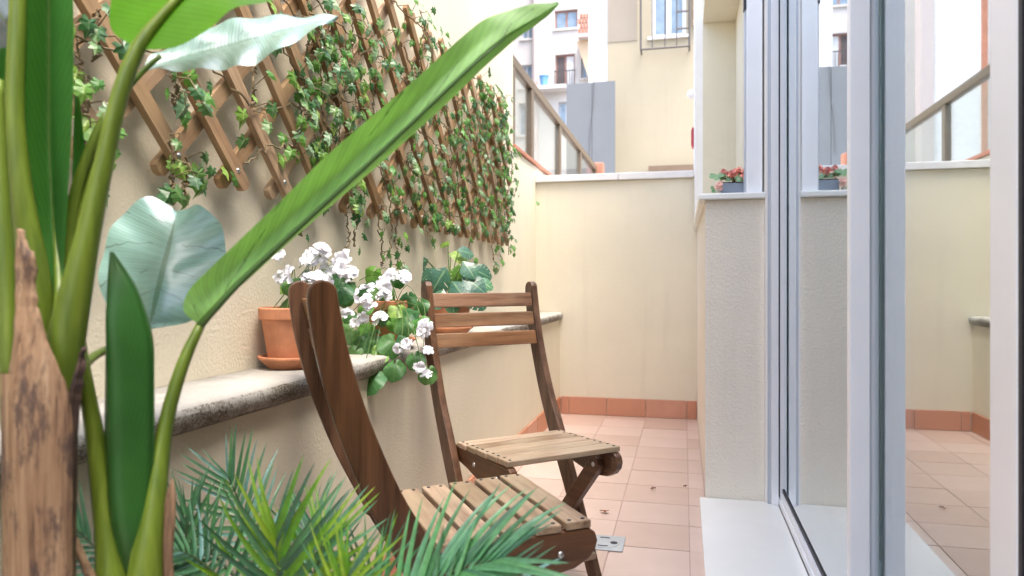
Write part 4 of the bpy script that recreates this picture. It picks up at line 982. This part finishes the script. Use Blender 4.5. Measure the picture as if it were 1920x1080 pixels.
def frond(pts, n, Ls, mats, up, spread=(70, 25), both=True, flip=1, start=.35, wide=1.0):
    P = cr(ap(*pts), 40); base = P[0]
    fo_ = MB().tube(P, crf([.0045, .0035, .0025, .0012], 40), 7).obj('frond', rach, pl, smooth=True)
    up = Vector(up).normalized()
    n = int(n*1.2)
    for i in range(n):
        t = start+(1-start)*i/(n-1); k = min(39, int(t*40)); p = P[k].lerp(P[k+1], t*40-k) if k < 40 else P[40]
        tan = (P[min(40, k+2)]-P[max(0, k-2)]).normalized(); sd_ = tan.cross(up).normalized(); nn = sd_.cross(tan).normalized()
        for s in ((1, -1) if both else (flip,)):
            an = math.radians(spread[0]+(spread[1]-spread[0])*(i/(n-1))+rf_.uniform(-3.5, 3.5))
            dirv = (tan*math.cos(an)+sd_*s*math.sin(an)+nn*rf_.uniform(.12, .24)).normalized()
            L = Ls*(.65+.35*math.sin(PI*min(1, .2+.75*i/(n-1))))*rf_.uniform(.93, 1.06)
            if i == n-1: L *= .8
            nrm = (nn-dirv*nn.dot(dirv)).normalized(); xv = dirv.cross(nrm)
            Mx = Matrix.Translation(p-parent_loc(pl)) @ Matrix((xv, dirv, nrm)).transposed().to_4x4() @ Matrix.Diagonal((L*wide, L, L*wide, 1))
            place('leaflet', rf_.choice(lms[rf_.choice(mats)]), fo_, Mx)
BS = (600, 1500, .93)
frond([BS, (575, 1250, .98), (530, 1080, 1.05), (470, 985, 1.10), (428, 893, 1.12)], 11, .115, [1, 1, 3], (.3, -1, .6), (62, 22), start=.60)
frond([BS, (545, 1250, .90), (525, 1120, .90), (519, 1000, .90)], 13, .14, [0, 0, 0, 0, 2], (.1, -1, .4), (64, 14), start=.5, wide=1.15)
frond([BS, (520, 1250, .93), (440, 1120, .93), (370, 1050, .92), (318, 1030, .90)], 12, .10, [3, 1, 2, 2], (.1, -.3, 1), (80, 35), start=.5)
frond([BS, (560, 1280, .95), (480, 1130, 1.0), (400, 1040, 1.02), (345, 1005, 1.04)], 12, .11, [2, 1, 2], (.2, -1, .5), (75, 40), start=.5)
frond([BS, (640, 1300, .88), (720, 1160, .86), (830, 1085, .85), (935, 1050, .84)], 15, .135, [1, 1, 2, 1], (.0, -.8, .9), (62, 18), start=.5, wide=1.25)
frond([BS, (600, 1280, .88), (635, 1160, .86), (655, 1075, .86)], 10, .095, [0, 0, 1], (.1, -1, .5), (60, 15), start=.6)
frond([BS, (640, 1300, .92), (690, 1180, .93), (700, 1080, .95)], 9, .11, [0, 1, 2], (-.1, -1, .5), (55, 15), start=.6)
frond([BS, (480, 1300, .92), (320, 1150, .92), (215, 1060, .93), (130, 980, .93)], 13, .085, [1, 2, 2], (.2, -.8, .6), (60, 18), start=.62)
frond([BS, (600, 1350, .98), (600, 1180, 1.02), (590, 1060, 1.06), (585, 985, 1.10)], 11, .12, [2, 2, 1], (.1, -1, .4), (60, 18), start=.55)
frond([BS, (400, 1350, .85), (200, 1200, .85), (60, 1100, .88), (-40, 1040, .90)], 10, .09, [2, 3], (.2, -.8, .6), (60, 18), start=.6)
frond([BS, (590, 1280, .90), (585, 1150, .89), (595, 1060, .90), (610, 1000, .92)], 9, .10, [0, 1, 0], (.1, -1, .5), (62, 18), start=.6)
frond([BS, (650, 1320, .86), (760, 1200, .84), (850, 1120, .83), (960, 1100, .83)], 11, .10, [1, 2, 3], (.0, -.8, .9), (66, 22), start=.55)
frond([BS, (460, 1300, .95), (380, 1180, .98), (350, 1080, 1.0), (352, 960, 1.03)], 10, .10, [2, 1], (.2, -1, .4), (55, 18), start=.6)
MB().lathe([(0, .0), (.09, .0), (.115, .20), (.125, .20), (.125, .225), (.11, .225), (.108, .19), (0, .19)], (pcx, pcy, .001), 32).obj('pot', simple('brown_pot', (.12, .07, .045), .6), pl, smooth=False, bevel=.002)
